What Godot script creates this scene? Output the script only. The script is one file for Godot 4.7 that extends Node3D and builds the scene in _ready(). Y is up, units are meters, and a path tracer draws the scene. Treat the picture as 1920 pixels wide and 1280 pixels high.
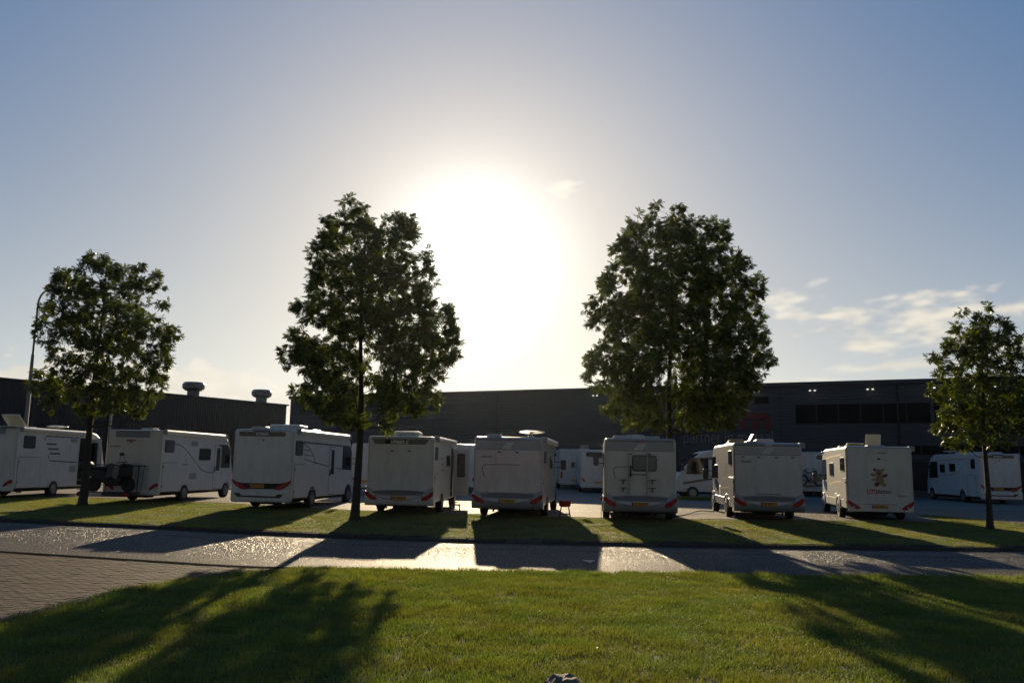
extends Node3D
# A camper-van yard seen against a low sun: verge and road in front, dark halls behind.

var rng := RandomNumberGenerator.new()
var mats := {}
var cache := {}
var noise := FastNoiseLite.new()
var SUN_AZ := deg_to_rad(-2.75)
var SUN_EL := deg_to_rad(14.1)


# ---------------------------------------------------------------- geometry
class Geo:
	var t := PackedVector3Array()

	func tri(a: Vector3, b: Vector3, c: Vector3) -> void:
		t.push_back(a)
		t.push_back(b)
		t.push_back(c)

	func quad(a: Vector3, b: Vector3, c: Vector3, d: Vector3) -> void:   # counter-clockwise from outside
		tri(a, b, c)
		tri(a, c, d)

	func box(c: Vector3, s: Vector3, bev := 0.0, xf := Transform3D()) -> void:
		var h := s * 0.5
		bev = minf(bev, minf(h.x, minf(h.y, h.z)) * 0.9)
		var faces := []
		for ax in 3:
			for sg in [1.0, -1.0]:
				var n := Vector3.ZERO
				n[ax] = sg
				var u := Vector3.ZERO
				u[(ax + 1) % 3] = 1.0
				var v := Vector3.ZERO
				v[(ax + 2) % 3] = sg
				var hu: float = h[(ax + 1) % 3] - bev
				var hv: float = h[(ax + 2) % 3] - bev
				var o: Vector3 = c + n * h[ax]
				quad(xf * (o - u * hu - v * hv), xf * (o + u * hu - v * hv), xf * (o + u * hu + v * hv), xf * (o - u * hu + v * hv))
		if bev <= 0.0:
			return
		for ax in 3:
			var b := (ax + 1) % 3
			var d := (ax + 2) % 3
			for sb in [1.0, -1.0]:
				for sd in [1.0, -1.0]:
					var p := Vector3.ZERO
					var q := Vector3.ZERO
					p[b] = sb * h[b]
					p[d] = sd * (h[d] - bev)
					q[b] = sb * (h[b] - bev)
					q[d] = sd * h[d]
					var l := Vector3.ZERO
					l[ax] = h[ax] - bev
					_edge(xf, c, p, q, l)
		for sx in [1.0, -1.0]:
			for sy in [1.0, -1.0]:
				for sz in [1.0, -1.0]:
					var a := c + Vector3(sx * h.x, sy * (h.y - bev), sz * (h.z - bev))
					var b2 := c + Vector3(sx * (h.x - bev), sy * h.y, sz * (h.z - bev))
					var d2 := c + Vector3(sx * (h.x - bev), sy * (h.y - bev), sz * h.z)
					if sx * sy * sz > 0.0:
						tri(xf * a, xf * b2, xf * d2)
					else:
						tri(xf * a, xf * d2, xf * b2)

	func _edge(xf: Transform3D, c: Vector3, p: Vector3, q: Vector3, l: Vector3) -> void:
		# orient by the outward direction
		var out := p + q
		var a := p - l
		var b := q - l
		var e := q + l
		if (b - a).cross(e - a).dot(out) > 0.0:
			quad(xf * (c + p - l), xf * (c + q - l), xf * (c + q + l), xf * (c + p + l))
		else:
			quad(xf * (c + p + l), xf * (c + q + l), xf * (c + q - l), xf * (c + p - l))

	func tube(pts: PackedVector3Array, rad: PackedFloat32Array, sides := 6, caps := true) -> void:
		var rings := []
		var up := Vector3(0.13, 0.21, 0.97)
		for i in pts.size():
			var d: Vector3 = (pts[mini(i + 1, pts.size() - 1)] - pts[maxi(i - 1, 0)]).normalized()
			if absf(d.dot(up)) > 0.95:
				up = Vector3(1, 0, 0.1)
			var x := up.cross(d).normalized()
			var y := d.cross(x)
			up = y if i > 0 or absf(d.dot(y)) < 0.9 else up
			var ring := PackedVector3Array()
			for k in sides:
				var a := TAU * k / sides
				ring.push_back(pts[i] + (x * cos(a) + y * sin(a)) * rad[mini(i, rad.size() - 1)])
			rings.push_back(ring)
			up = y
		for i in pts.size() - 1:
			for k in sides:
				var m := (k + 1) % sides
				quad(rings[i][k], rings[i][m], rings[i + 1][m], rings[i + 1][k])
		if caps:
			for k in range(1, sides - 1):
				tri(rings[0][0], rings[0][k + 1], rings[0][k])
				tri(rings[-1][0], rings[-1][k], rings[-1][k + 1])

	func rod(a: Vector3, b: Vector3, r: float, sides := 6) -> void:
		tube(PackedVector3Array([a, b]), PackedFloat32Array([r]), sides)

	func lathe(prof: Array, sides: int, xf := Transform3D()) -> void:   # prof: [radius, height] upwards on the outside
		for i in prof.size() - 1:
			for k in sides:
				var a := TAU * k / sides
				var b := TAU * (k + 1) / sides
				var p: Array = prof[i]
				var q: Array = prof[i + 1]
				var p0 := Vector3(cos(a) * p[0], p[1], -sin(a) * p[0])
				var p1 := Vector3(cos(b) * p[0], p[1], -sin(b) * p[0])
				var q0 := Vector3(cos(a) * q[0], q[1], -sin(a) * q[0])
				var q1 := Vector3(cos(b) * q[0], q[1], -sin(b) * q[0])
				if p[0] > 0.0:
					tri(xf * p0, xf * p1, xf * q1)
				if q[0] > 0.0:
					tri(xf * p0, xf * q1, xf * q0)

	func ball(c: Vector3, r: Vector3, rows := 6, sides := 8) -> void:
		var prof := []
		for i in rows + 1:
			var a := -PI / 2 + PI * i / rows
			prof.push_back([cos(a) if i > 0 and i < rows else 0.0, sin(a)])
		lathe(prof, sides, Transform3D(Basis.from_scale(r), c))

	func prism(poly: PackedVector2Array, f: Array, n0: float, n1: float, bev := 0.0) -> void:   # f: origin, U, V, N
		var o: Vector3 = f[0]
		var u: Vector3 = f[1]
		var v: Vector3 = f[2]
		var n: Vector3 = f[3]
		var area := 0.0
		for i in poly.size():
			area += poly[i].cross(poly[(i + 1) % poly.size()])
		var flip := (area < 0.0) != (u.cross(v).dot(n) < 0.0)
		var p := poly.duplicate()
		if flip:
			p.reverse()
		var top := p
		if bev > 0.0:
			var off := Geometry2D.offset_polygon(p, -bev, Geometry2D.JOIN_MITER)
			if off.size() == 1 and off[0].size() == p.size():
				var q: PackedVector2Array = off[0]
				var best := 0
				for i in q.size():
					if q[i].distance_squared_to(p[0]) < q[best].distance_squared_to(p[0]):
						best = i
				if Geometry2D.is_polygon_clockwise(q) != Geometry2D.is_polygon_clockwise(p):
					q.reverse()
					best = q.size() - 1 - best
				top = PackedVector2Array()
				for i in q.size():
					top.push_back(q[(best + i) % q.size()])
		var nb := n1 - (bev if top != p else 0.0)
		var m := p.size()
		for i in m:
			var j := (i + 1) % m
			var a := o + u * p[i].x + v * p[i].y
			var b := o + u * p[j].x + v * p[j].y
			quad(a + n * n0, b + n * n0, b + n * nb, a + n * nb)
			if top != p:
				quad(a + n * nb, b + n * nb, o + u * top[j].x + v * top[j].y + n * n1, o + u * top[i].x + v * top[i].y + n * n1)
		var idx := Geometry2D.triangulate_polygon(top)
		for i in range(0, idx.size(), 3):
			var a := o + u * top[idx[i]].x + v * top[idx[i]].y + n * n1
			var b := o + u * top[idx[i + 1]].x + v * top[idx[i + 1]].y + n * n1
			var c := o + u * top[idx[i + 2]].x + v * top[idx[i + 2]].y + n * n1
			if (b - a).cross(c - a).dot(n) > 0.0:
				tri(a, b, c)
			else:
				tri(a, c, b)

	func loft(rings: Array, cap0 := true, cap1 := true) -> void:   # rings run counter-clockwise seen from the first one's outside
		var m: int = rings[0].size()
		for i in rings.size() - 1:
			for k in m:
				var j := (k + 1) % m
				quad(rings[i][k], rings[i + 1][k], rings[i + 1][j], rings[i][j])
		for e in 2:
			if not (cap0 if e == 0 else cap1):
				continue
			var r: PackedVector3Array = rings[0] if e == 0 else rings[-1]
			var c := Vector3.ZERO
			for p in r:
				c += p / m
			for k in m:
				if e == 0:
					tri(c, r[k], r[(k + 1) % m])
				else:
					tri(c, r[(k + 1) % m], r[k])

	func mesh(crease := 38.0) -> ArrayMesh:
		var nt := t.size() / 3
		var fn := PackedVector3Array()
		fn.resize(nt)
		var at := {}
		for i in nt:
			fn[i] = (t[i * 3 + 1] - t[i * 3]).cross(t[i * 3 + 2] - t[i * 3])
		var nor := PackedVector3Array()
		nor.resize(t.size())
		if crease > 0.0:
			var keys := []
			keys.resize(t.size())
			for i in t.size():
				var k := Vector3i((t[i] * 4000.0).round())
				keys[i] = k
				if not at.has(k):
					at[k] = PackedInt32Array()
				at[k].push_back(i / 3)
			var lim := cos(deg_to_rad(crease))
			for i in t.size():
				var own := fn[i / 3].normalized()
				var s := Vector3.ZERO
				for f in at[keys[i]]:
					var l := fn[f].length()
					if l > 0.0 and fn[f].dot(own) >= lim * l:
						s += fn[f]
				nor[i] = s.normalized() if s.length_squared() > 0.0 else own
		else:
			for i in t.size():
				nor[i] = fn[i / 3].normalized()
		var v := PackedVector3Array()
		var n := PackedVector3Array()
		v.resize(t.size())
		n.resize(t.size())
		for i in nt:
			for k in 3:
				var src: int = i * 3 + [0, 2, 1][k]
				v[i * 3 + k] = t[src]
				n[i * 3 + k] = nor[src]
		var arr := []
		arr.resize(Mesh.ARRAY_MAX)
		arr[Mesh.ARRAY_VERTEX] = v
		arr[Mesh.ARRAY_NORMAL] = n
		var am := ArrayMesh.new()
		am.add_surface_from_arrays(Mesh.PRIMITIVE_TRIANGLES, arr)
		return am


# ---------------------------------------------------------------- scene helpers
func lin(r: float, g: float, b: float) -> Color:
	return Color(r, g, b).linear_to_srgb()


func mat(key: String, c: Color = Color.WHITE, rough := 0.5, metal := 0.0) -> StandardMaterial3D:   # c: linear base colour
	if mats.has(key):
		return mats[key]
	var m := StandardMaterial3D.new()
	m.resource_name = key
	m.albedo_color = c.linear_to_srgb()
	m.roughness = rough
	m.metallic = metal
	mats[key] = m
	return m


func put(called: String, g: Geo, m: Material, parent: Node = self, crease := 38.0) -> MeshInstance3D:
	var o := MeshInstance3D.new()
	o.name = called
	o.mesh = g.mesh(crease)
	o.material_override = m
	parent.add_child(o, true)
	return o


func numbered(called: String) -> String:
	if not has_node(NodePath(called)):
		return called
	var k := 1
	while has_node(NodePath("%s_%03d" % [called, k])):
		k += 1
	return "%s_%03d" % [called, k]


func part(called: String, parent: Node) -> String:
	if not parent.has_node(NodePath(called)):
		return called
	var k := 1
	while parent.has_node(NodePath("%s_%03d" % [called, k])):
		k += 1
	return "%s_%03d" % [called, k]


func add(called: String, g: Geo, m: Material, parent: Node, crease := 38.0) -> MeshInstance3D:
	return put(part(called, parent), g, m, parent, crease)


func tag(o: Node, label: String, category := "", group := "", kind := "") -> Node:
	if label:
		o.set_meta("label", label)
	if category:
		o.set_meta("category", category)
	if group:
		o.set_meta("group", group)
	if kind:
		o.set_meta("kind", kind)
	return o


func thing(called: String, label: String, category: String, at: Vector3, yaw := 0.0, group := "") -> Node3D:
	var o := Node3D.new()
	o.name = numbered(called)
	add_child(o)
	o.position = at
	o.rotation.y = yaw
	tag(o, label, category, group)
	return o


func rrect(x0: float, y0: float, x1: float, y1: float, r := 0.0, n := 3) -> PackedVector2Array:
	var p := PackedVector2Array()
	r = minf(r, minf(absf(x1 - x0), absf(y1 - y0)) * 0.49)
	if r <= 0.0:
		return PackedVector2Array([Vector2(x0, y0), Vector2(x1, y0), Vector2(x1, y1), Vector2(x0, y1)])
	for k in 4:
		var c := Vector2([x1 - r, x1 - r, x0 + r, x0 + r][k], [y0 + r, y1 - r, y1 - r, y0 + r][k])
		for i in n + 1:
			var a := -PI / 2 + PI / 2 * (k + float(i) / n)
			p.push_back(c + Vector2(cos(a), sin(a)) * r)
	return p


func poly(a: Array) -> PackedVector2Array:
	var p := PackedVector2Array()
	for i in range(0, a.size(), 2):
		p.push_back(Vector2(a[i], a[i + 1]))
	return p


func band(pts: Array, w: float) -> PackedVector2Array:   # a stripe of width w along a polyline
	var l := poly(pts)
	var up := PackedVector2Array()
	var dn := PackedVector2Array()
	for i in l.size():
		var d := (l[mini(i + 1, l.size() - 1)] - l[maxi(i - 1, 0)]).normalized()
		var s := Vector2(-d.y, d.x) * w * 0.5
		up.push_back(l[i] + s)
		dn.push_back(l[i] - s)
	dn.reverse()
	up.append_array(dn)
	return up


func lerp_line(l: Array, x: float) -> float:   # l: x, y, x, y ...
	if x <= l[0]:
		return l[1]
	for i in range(2, l.size(), 2):
		if x <= l[i]:
			return lerpf(l[i - 1], l[i + 1], (x - l[i - 2]) / (l[i] - l[i - 2]))
	return l[-1]


func words(text: String, height: float, depth := 0.004, bold := false, font_name := "Droid Sans") -> TextMesh:
	var f := SystemFont.new()
	f.font_names = PackedStringArray([font_name])
	if bold:
		f.font_weight = 700
	var tm := TextMesh.new()
	tm.text = text
	tm.font = f
	tm.font_size = 64
	tm.pixel_size = height / 46.0
	tm.depth = depth
	tm.curve_step = 4.0
	return tm


func write(called: String, text: String, height: float, m: Material, parent: Node, f: Array, x: float, y: float, n: float, bold := false, width := 0.0) -> MeshInstance3D:
	var o := MeshInstance3D.new()
	o.name = part(called, parent)
	o.mesh = words(text, height, 0.004, bold)
	o.material_override = m
	var b := Basis(f[1] * (1.0 if f[1].cross(f[2]).dot(f[3]) > 0.0 else -1.0), f[2], f[3])
	if width > 0.0:
		var w: float = o.mesh.get_aabb().size.x
		if w > 0.01:
			b.x *= width / w
	o.transform = Transform3D(b, f[0] + f[1] * x + f[2] * y + f[3] * n)
	parent.add_child(o, true)
	return o


# ---------------------------------------------------------------- camper vans
func paint(key: String, c: Color, rough := 0.32) -> StandardMaterial3D:
	var fresh := not mats.has(key)
	var m := mat(key, c, rough)
	if fresh:
		m.albedo_texture = streaks()
		m.uv1_triplanar = true
		m.uv1_scale = Vector3(0.4, 0.12, 0.4)
		m.clearcoat_enabled = true
		m.clearcoat = 0.35
		m.clearcoat_roughness = 0.12
	return m


func streaks() -> Texture2D:   # faint road film that has run down the panels
	if not cache.has("streaks"):
		cache.streaks = noise_tex(0.012, 71, [0.0, lin(0.86, 0.85, 0.83), 0.45, lin(0.95, 0.945, 0.935), 0.7, lin(1, 1, 1), 1.0, lin(1, 1, 1)], 512, 5)
	return cache.streaks


func glass(key := "dark_glass", c := Color(0.012, 0.013, 0.014)) -> StandardMaterial3D:
	return mat(key, c, 0.06)


func ring_at(z: float, hw: float, yb: float, yt: float, rt: float, rb: float) -> PackedVector3Array:
	var out := PackedVector3Array()
	for k in 4:
		var r: float = [rb, rt, rt, rb][k]
		var c := Vector2([hw - r, hw - r, r - hw, r - hw][k], [yb + r, yt - r, yt - r, yb + r][k])
		for i in 5:
			var a := -PI / 2 + PI / 2 * (k + i / 4.0)
			out.push_back(Vector3(c.x + cos(a) * r, c.y + sin(a) * r, z))
	return out


func wheel_meshes() -> Array:
	if cache.has("wheel"):
		return cache.wheel
	var x := Transform3D(Basis(Vector3(0, 1, 0), Vector3(1, 0, 0), Vector3(0, 0, -1)), Vector3.ZERO)   # lathe axis along +x
	var ty := Geo.new()
	ty.lathe([[0.2, -0.11], [0.3, -0.115], [0.33, -0.1], [0.345, -0.06], [0.345, 0.06], [0.33, 0.1], [0.3, 0.115], [0.2, 0.11], [0.19, 0.05], [0.0, 0.05]], 28, x)
	var ri := Geo.new()
	ri.lathe([[0.215, 0.1], [0.205, 0.118], [0.19, 0.118], [0.18, 0.085], [0.0, 0.075]], 24, x)
	for k in 6:
		var a := TAU * k / 6
		var d := Vector3(0, cos(a), sin(a))
		ri.box(Vector3.ZERO, Vector3(0.02, 0.15, 0.05), 0.006, Transform3D(Basis(Vector3(1, 0, 0), d, Vector3(1, 0, 0).cross(d)), Vector3(0.096, 0, 0) + d * 0.115))
	ri.lathe([[0.055, 0.08], [0.05, 0.11], [0.0, 0.115]], 12, x)
	cache.wheel = [ty.mesh(), ri.mesh()]
	return cache.wheel


func add_wheel(o: Node3D, x: float, z: float, side: float, rim: Material) -> void:
	var w := Node3D.new()
	w.name = part("wheel", o)
	o.add_child(w)
	w.position = Vector3(x, 0.345, z)
	if side < 0.0:
		w.rotation.y = PI
	var ms := wheel_meshes()
	for k in 2:
		var mi := MeshInstance3D.new()
		mi.name = ["tyre", "rim"][k]
		mi.mesh = ms[k]
		mi.material_override = mat("rubber", Color(0.018, 0.018, 0.019), 0.8) if k == 0 else rim
		w.add_child(mi)


func window(o: Node3D, f: Array, x0: float, y0: float, x1: float, y1: float, pane_mat: Material, r := 0.07) -> void:
	var g := Geo.new()
	g.prism(rrect(x0, y0, x1, y1, r), f, -0.005, 0.022, 0.008)
	var w := add("window", g, mat("window_frame", Color(0.02, 0.02, 0.021), 0.45), o)
	var p := Geo.new()
	p.prism(rrect(x0 + 0.035, y0 + 0.035, x1 - 0.035, y1 - 0.035, r * 0.7), f, 0.0, 0.03, 0.006)
	put("pane", p, pane_mat, w)
	var bl := Geo.new()   # pleated blind half drawn behind the pane shows as a paler field: real strip inside the frame
	bl.box(f[0] + f[1] * ((x0 + x1) * 0.5) + f[2] * (y1 - 0.012) + f[3] * 0.026, Vector3(0.02, 0.012, 0.02), 0.003, Transform3D())
	put("hinge", bl, mat("window_frame"), w)


func panel(o: Node3D, called: String, f: Array, x0: float, y0: float, x1: float, y1: float, r: float, m: Material, knob := true) -> MeshInstance3D:   # a locker door: dark seal, skin proud of it
	var g := Geo.new()
	g.prism(rrect(x0, y0, x1, y1, r), f, -0.004, 0.004)
	var s := add(called, g, mat("seal", Color(0.03, 0.03, 0.032), 0.7), o)
	var p := Geo.new()
	p.prism(rrect(x0 + 0.018, y0 + 0.018, x1 - 0.018, y1 - 0.018, r * 0.8), f, 0.0, 0.012, 0.005)
	put("skin", p, m, s)
	if knob:
		var k := Geo.new()
		for yy in [y0 + (y1 - y0) * 0.2, y0 + (y1 - y0) * 0.85]:
			k = Geo.new()
			k.prism(rrect(minf(x0, x1) + 0.03, yy - 0.035, minf(x0, x1) + 0.075, yy + 0.035, 0.015), f, 0.0, 0.026, 0.006)
			add("latch", k, mat("black_plastic", Color(0.02, 0.02, 0.021), 0.4), s)
	return s


func plate(o: Node3D, called: String, f: Array, p: PackedVector2Array, m: Material, n1 := 0.012, bev := 0.0, n0 := -0.004) -> MeshInstance3D:
	var g := Geo.new()
	g.prism(p, f, n0, n1, bev)
	return add(called, g, m, o)


func number_plate(o: Node3D, f: Array, x: float, y: float, n: float, text: String) -> void:
	var b := plate(o, "number_plate", f, rrect(x - 0.27, y - 0.062, x + 0.27, y + 0.062, 0.015), mat("plate_yellow", Color(0.6, 0.27, 0.02), 0.45), n + 0.012, 0.003, n - 0.01)
	plate(b, "country_band", f, rrect(x - 0.265, y - 0.056, x - 0.22, y + 0.056, 0.01), mat("plate_blue", Color(0.02, 0.05, 0.3), 0.45), n + 0.0155, 0.0, n)
	write("characters", text, 0.075, mat("plate_black", Color(0.015, 0.015, 0.015), 0.5), b, f, x + 0.022, y, n + 0.0145, true, 0.42)


# d: L length, H height, W width, skin, cap ..., see the calls
func camper(d: Dictionary) -> Node3D:
	var o := thing("camper_van", d.label, "camper van", Vector3(d.x, 0, d.z), deg_to_rad(d.yaw), d.get("group", "camper vans parked in the yard"))
	var L: float = d.L
	var H: float = d.H
	var hw: float = d.get("W", 2.28) * 0.5
	var skin: Material = d.skin
	var low: float = d.get("low", 0.4)
	var g := Geo.new()
	var rings := []
	for s in [[0.0, 0.07], [-0.012, 0.035], [-0.04, 0.01], [-0.08, 0.0]]:
		rings.push_back(ring_at(s[0], hw - s[1], low + s[1], H - s[1], 0.11, 0.06))
	var nose: Array = d.get("nose", [[1.5, 0.0], [1.15, 0.05], [0.85, 0.2], [0.6, 0.5], [0.38, 1.0], [0.2, 1.38], [0.05, 1.6], [0.0, 1.75]])   # [from the front, below the roof]
	for s in nose:
		var t: float = 1.0 - minf(1.0, s[0] / 1.2)
		rings.push_back(ring_at(-(L - s[0]), hw - 0.1 * t * t, low - 0.02, H - s[1], 0.11, 0.06))
	g.loft(rings)
	put("body", g, skin, o, 34.0)
	var R := [Vector3.ZERO, Vector3(1, 0, 0), Vector3(0, 1, 0), Vector3(0, 0, 1)]
	var S := {"r": [Vector3(hw, 0, 0), Vector3(0, 0, -1), Vector3(0, 1, 0), Vector3(1, 0, 0)], "l": [Vector3(-hw, 0, 0), Vector3(0, 0, -1), Vector3(0, 1, 0), Vector3(-1, 0, 0)]}
	var T := [Vector3(0, H, 0), Vector3(1, 0, 0), Vector3(0, 0, -1), Vector3(0, 1, 0)]
	var black := mat("black_plastic", Color(0.02, 0.02, 0.021), 0.4)
	var red := mat("red_lens", Color(0.33, 0.006, 0.008), 0.15)
	var clear := mat("clear_lens", Color(0.35, 0.36, 0.38), 0.12)
	var silver := mat("silver_paint", Color(0.3, 0.31, 0.33), 0.34, 0.35)
	var grey := mat("grey_trim", Color(0.13, 0.14, 0.16), 0.4, 0.2)
	var pane := glass()
	var grime := mat("decal_grey", Color(0.05, 0.05, 0.055), 0.45)
	# windscreen over the sloping front
	var wi := Geo.new()
	var ws := []
	for s in nose:
		if s[1] >= 0.15 and s[1] <= 1.42:
			ws.push_back(Vector2(-(L - s[0]), H - s[1]))
	for i in ws.size() - 1:
		var a: Vector2 = ws[i]
		var b: Vector2 = ws[i + 1]
		var nn := Vector2(b.y - a.y, a.x - b.x).normalized() * 0.008
		if nn.y < 0.0:
			nn = -nn
		var w := hw - 0.17
		wi.quad(Vector3(-w, b.y + nn.y, b.x + nn.x), Vector3(-w, a.y + nn.y, a.x + nn.x), Vector3(w, a.y + nn.y, a.x + nn.x), Vector3(w, b.y + nn.y, b.x + nn.x))
	put("windscreen", wi, pane, o, 60.0)
	# chassis and wheels
	var ch := Geo.new()
	ch.box(Vector3(0, low - 0.06, -L * 0.5), Vector3(hw * 1.5, 0.14, L - 0.7), 0.02)
	ch.box(Vector3(0, low - 0.14, -0.9), Vector3(0.7, 0.16, 0.5), 0.03)
	ch.rod(Vector3(-hw * 0.75, 0.3, -0.3), Vector3(hw * 0.75, 0.3, -0.3), 0.03)
	for sx in [-1.0, 1.0]:
		ch.box(Vector3(sx * 0.5, 0.3, -0.32), Vector3(0.06, 0.2, 0.06), 0.01)
	put("chassis", ch, mat("underbody", Color(0.015, 0.015, 0.015), 0.8), o)
	var rim: Material = mat("steel_rim", Color(0.28, 0.28, 0.29), 0.35, 0.8) if d.get("alloy", true) else mat("wheel_cover", Color(0.35, 0.35, 0.36), 0.5)
	var ra: float = d.get("rear_axle", 1.95)
	for sx in [-1.0, 1.0]:
		for u in [ra, L - 0.95]:
			var ar := Geo.new()
			var f: Array = S["r"] if sx > 0 else S["l"]
			var pp := PackedVector2Array()
			for i in 13:
				var an := PI * i / 12
				pp.push_back(Vector2(u + cos(an) * 0.43, 0.36 + sin(an) * 0.43))
			pp.push_back(Vector2(u - 0.43, low - 0.03))
			pp.push_back(Vector2(u + 0.43, low - 0.03))
			ar.prism(pp, f, -0.02, 0.004)
			add("wheel_arch", ar, mat("underbody"), o)
			if d.get("fender", false):
				var fe := Geo.new()
				var pts := PackedVector3Array()
				for i in 11:
					var an := PI * i / 10
					pts.push_back(f[0] + f[1] * (u + cos(an) * 0.44) + f[2] * (0.36 + sin(an) * 0.44) + f[3] * 0.0)
				fe.tube(pts, PackedFloat32Array([0.045]), 6)
				add("fender", fe, skin, o)
			add_wheel(o, sx * (hw - 0.085), -u, sx, rim)
	# skirt line
	for k in ["r", "l"]:
		plate(o, "skirt_trim", S[k], rrect(0.06, 0.68, L - 1.5, 0.7), d.get("trim", skin), 0.012, 0.004)
	# awning along the roof edge
	for k in d.get("awning", ["r"]):
		var sx := 1.0 if k == "r" else -1.0
		var aw := Geo.new()
		var a0: float = d.get("aw0", 0.25)
		var a1: float = d.get("aw1", L - 1.5)
		aw.box(Vector3(sx * (hw + 0.04), H - 0.075, -(a0 + a1) * 0.5), Vector3(0.18, 0.19, a1 - a0), 0.055)
		var am := add("awning", aw, d.get("awning_mat", paint("awning_white", Color(0.62, 0.62, 0.61), 0.4)), o)
		for u in [a0 - 0.012, a1 + 0.012]:
			var ae := Geo.new()
			ae.box(Vector3(sx * (hw + 0.04), H - 0.075, -u), Vector3(0.185, 0.195, 0.03), 0.012)
			add("end_cap", ae, mat("grey_plastic", Color(0.3, 0.3, 0.31), 0.5), am)
	# roof things
	for h in d.get("hatches", []):   # x, u, width, length, height, open degrees
		var hb := Geo.new()
		var q := Transform3D(Basis(Vector3(1, 0, 0), deg_to_rad(h[5])), Vector3(h[0], H, -h[1] - h[3] * 0.5))
		if h.size() > 6:   # hinged along its side
			q = Transform3D(Basis(Vector3(0, 0, 1), deg_to_rad(h[5])), Vector3(h[0], H, -h[1] - h[3] * 0.5)) * Transform3D(Basis(), Vector3(h[2] * 0.5, 0, 0))
		hb.box(Vector3(0, 0.02, h[3] * 0.5), Vector3(h[2] + 0.05, 0.05, h[3] + 0.05), 0.015, Transform3D(Basis(), Vector3(h[0], H, -h[1] - h[3] * 0.5)))
		var hm := add("roof_hatch", hb, mat("hatch_frame", Color(0.5, 0.5, 0.5), 0.5), o)
		var hl := Geo.new()
		hl.box(Vector3(0, 0.045 + h[4] * 0.5, h[3] * 0.5), Vector3(h[2], h[4], h[3]), 0.02, q)
		put("lid", hl, mat("acrylic_lid", Color(0.55, 0.55, 0.52), 0.25) if h[5] == 0.0 else lid_mat(), hm)
	for h in d.get("coolers", []):   # x, u, width, length, height
		var hb := Geo.new()
		hb.loft([ring_at(0.0, h[2] * 0.36, 0, h[4] * 0.75, 0.06, 0.01), ring_at(-0.05, h[2] * 0.46, 0, h[4] * 0.95, 0.07, 0.01), ring_at(-0.12, h[2] * 0.5, 0, h[4], 0.07, 0.01), ring_at(-h[3] + 0.2, h[2] * 0.5, 0, h[4] * 0.9, 0.07, 0.01), ring_at(-h[3], h[2] * 0.4, 0, h[4] * 0.35, 0.05, 0.01)])
		var hm := add("air_conditioner", hb, paint("cooler_white", Color(0.58, 0.58, 0.56), 0.45), o)
		hm.position = Vector3(h[0], H - 0.006, -h[1])
		var gr := Geo.new()
		gr.box(Vector3(0, 0.035, -h[3] * 0.5), Vector3(h[2] * 0.9, 0.05, h[3] * 0.8), 0.01)
		put("foot", gr, black, hm)
	for h in d.get("dishes", []):   # x, u, radius
		var hb := Geo.new()
		hb.lathe([[0.16, 0.0], [0.12, 0.05], [0.06, 0.08], [0.05, 0.16]], 14)
		var hm := add("satellite_dish", hb, mat("grey_plastic", Color(0.3, 0.3, 0.31), 0.5), o)
		hm.position = Vector3(h[0], H, -h[1])
		var di := Geo.new()
		di.lathe([[0.0, 0.14], [h[2] * 0.5, 0.15], [h[2], 0.18], [h[2] * 0.98, 0.2], [h[2] * 0.5, 0.235], [0.0, 0.245]], 20)
		di.box(Vector3(h[2] * 0.97, 0.2, 0), Vector3(0.09, 0.05, 0.07), 0.01)
		put("reflector", di, paint("cooler_white", Color(0.58, 0.58, 0.56), 0.45), hm)
	# mirrors
	for k in d.get("mirrors", ["r", "l"]):
		var sx := 1.0 if k == "r" else -1.0
		var mh := Geo.new()
		var mz: float = -(L - d.get("mirror_u", 0.35))
		var my: float = d.get("mirror_y", 1.75)
		mh.box(Vector3(sx * (hw + 0.26), my, mz), Vector3(0.22, 0.4, 0.12), 0.04)
		mh.box(Vector3(sx * (hw + 0.08), my + 0.12, mz), Vector3(0.34, 0.035, 0.04), 0.01)
		mh.box(Vector3(sx * (hw + 0.08), my - 0.1, mz), Vector3(0.34, 0.035, 0.04), 0.01)
		var mm := add("mirror", mh, black, o)
		var mg := Geo.new()
		mg.box(Vector3(sx * (hw + 0.26), my, mz + 0.062), Vector3(0.18, 0.35, 0.008), 0.002)
		put("mirror_glass", mg, mat("mirror_glass", Color(0.03, 0.03, 0.032), 0.05), mm)
	# sides
	for k in ["r", "l"]:
		var c: Dictionary = d.get(k, {})
		for w in c.get("windows", []):
			window(o, S[k], w[0], w[1], w[2], w[3], w[4] if w.size() > 4 else d.get("pane", pane))
		if c.get("cab", true):
			var cy: float = d.get("cab_y", 1.36)
			plate(o, "cab_window", S[k], poly([L - 1.85, cy, L - 0.62, cy - 0.02, L - 0.66, H - 0.72, L - 0.85, H - 0.5, L - 1.02, H - 0.44, L - 1.85, H - 0.44]), pane, 0.012, 0.004)
		for p in c.get("panels", []):
			panel(o, "locker_door", S[k], p[0], p[1], p[2], p[3], 0.06, skin)
		for p in c.get("vents", []):
			var v := plate(o, "vent", S[k], rrect(p[0], p[1], p[2], p[3], 0.02), mat("vent_grey", Color(0.38, 0.38, 0.37), 0.5), 0.012, 0.004)
			var sl := Geo.new()
			for i in 6:
				var yy: float = lerpf(p[1] + 0.03, p[3] - 0.03, i / 5.0)
				sl.prism(rrect(p[0] + 0.03, yy - 0.008, p[2] - 0.03, yy + 0.008), S[k], 0.0, 0.016)
			put("louvre", sl, mat("vent_slot", Color(0.15, 0.15, 0.15), 0.6), v)
		for p in c.get("lines", []):   # width, points
			plate(o, "stripe", S[k], band(p[1], p[0]), p[2] if p.size() > 2 else grime, 0.0035, 0.0, -0.002)
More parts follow.
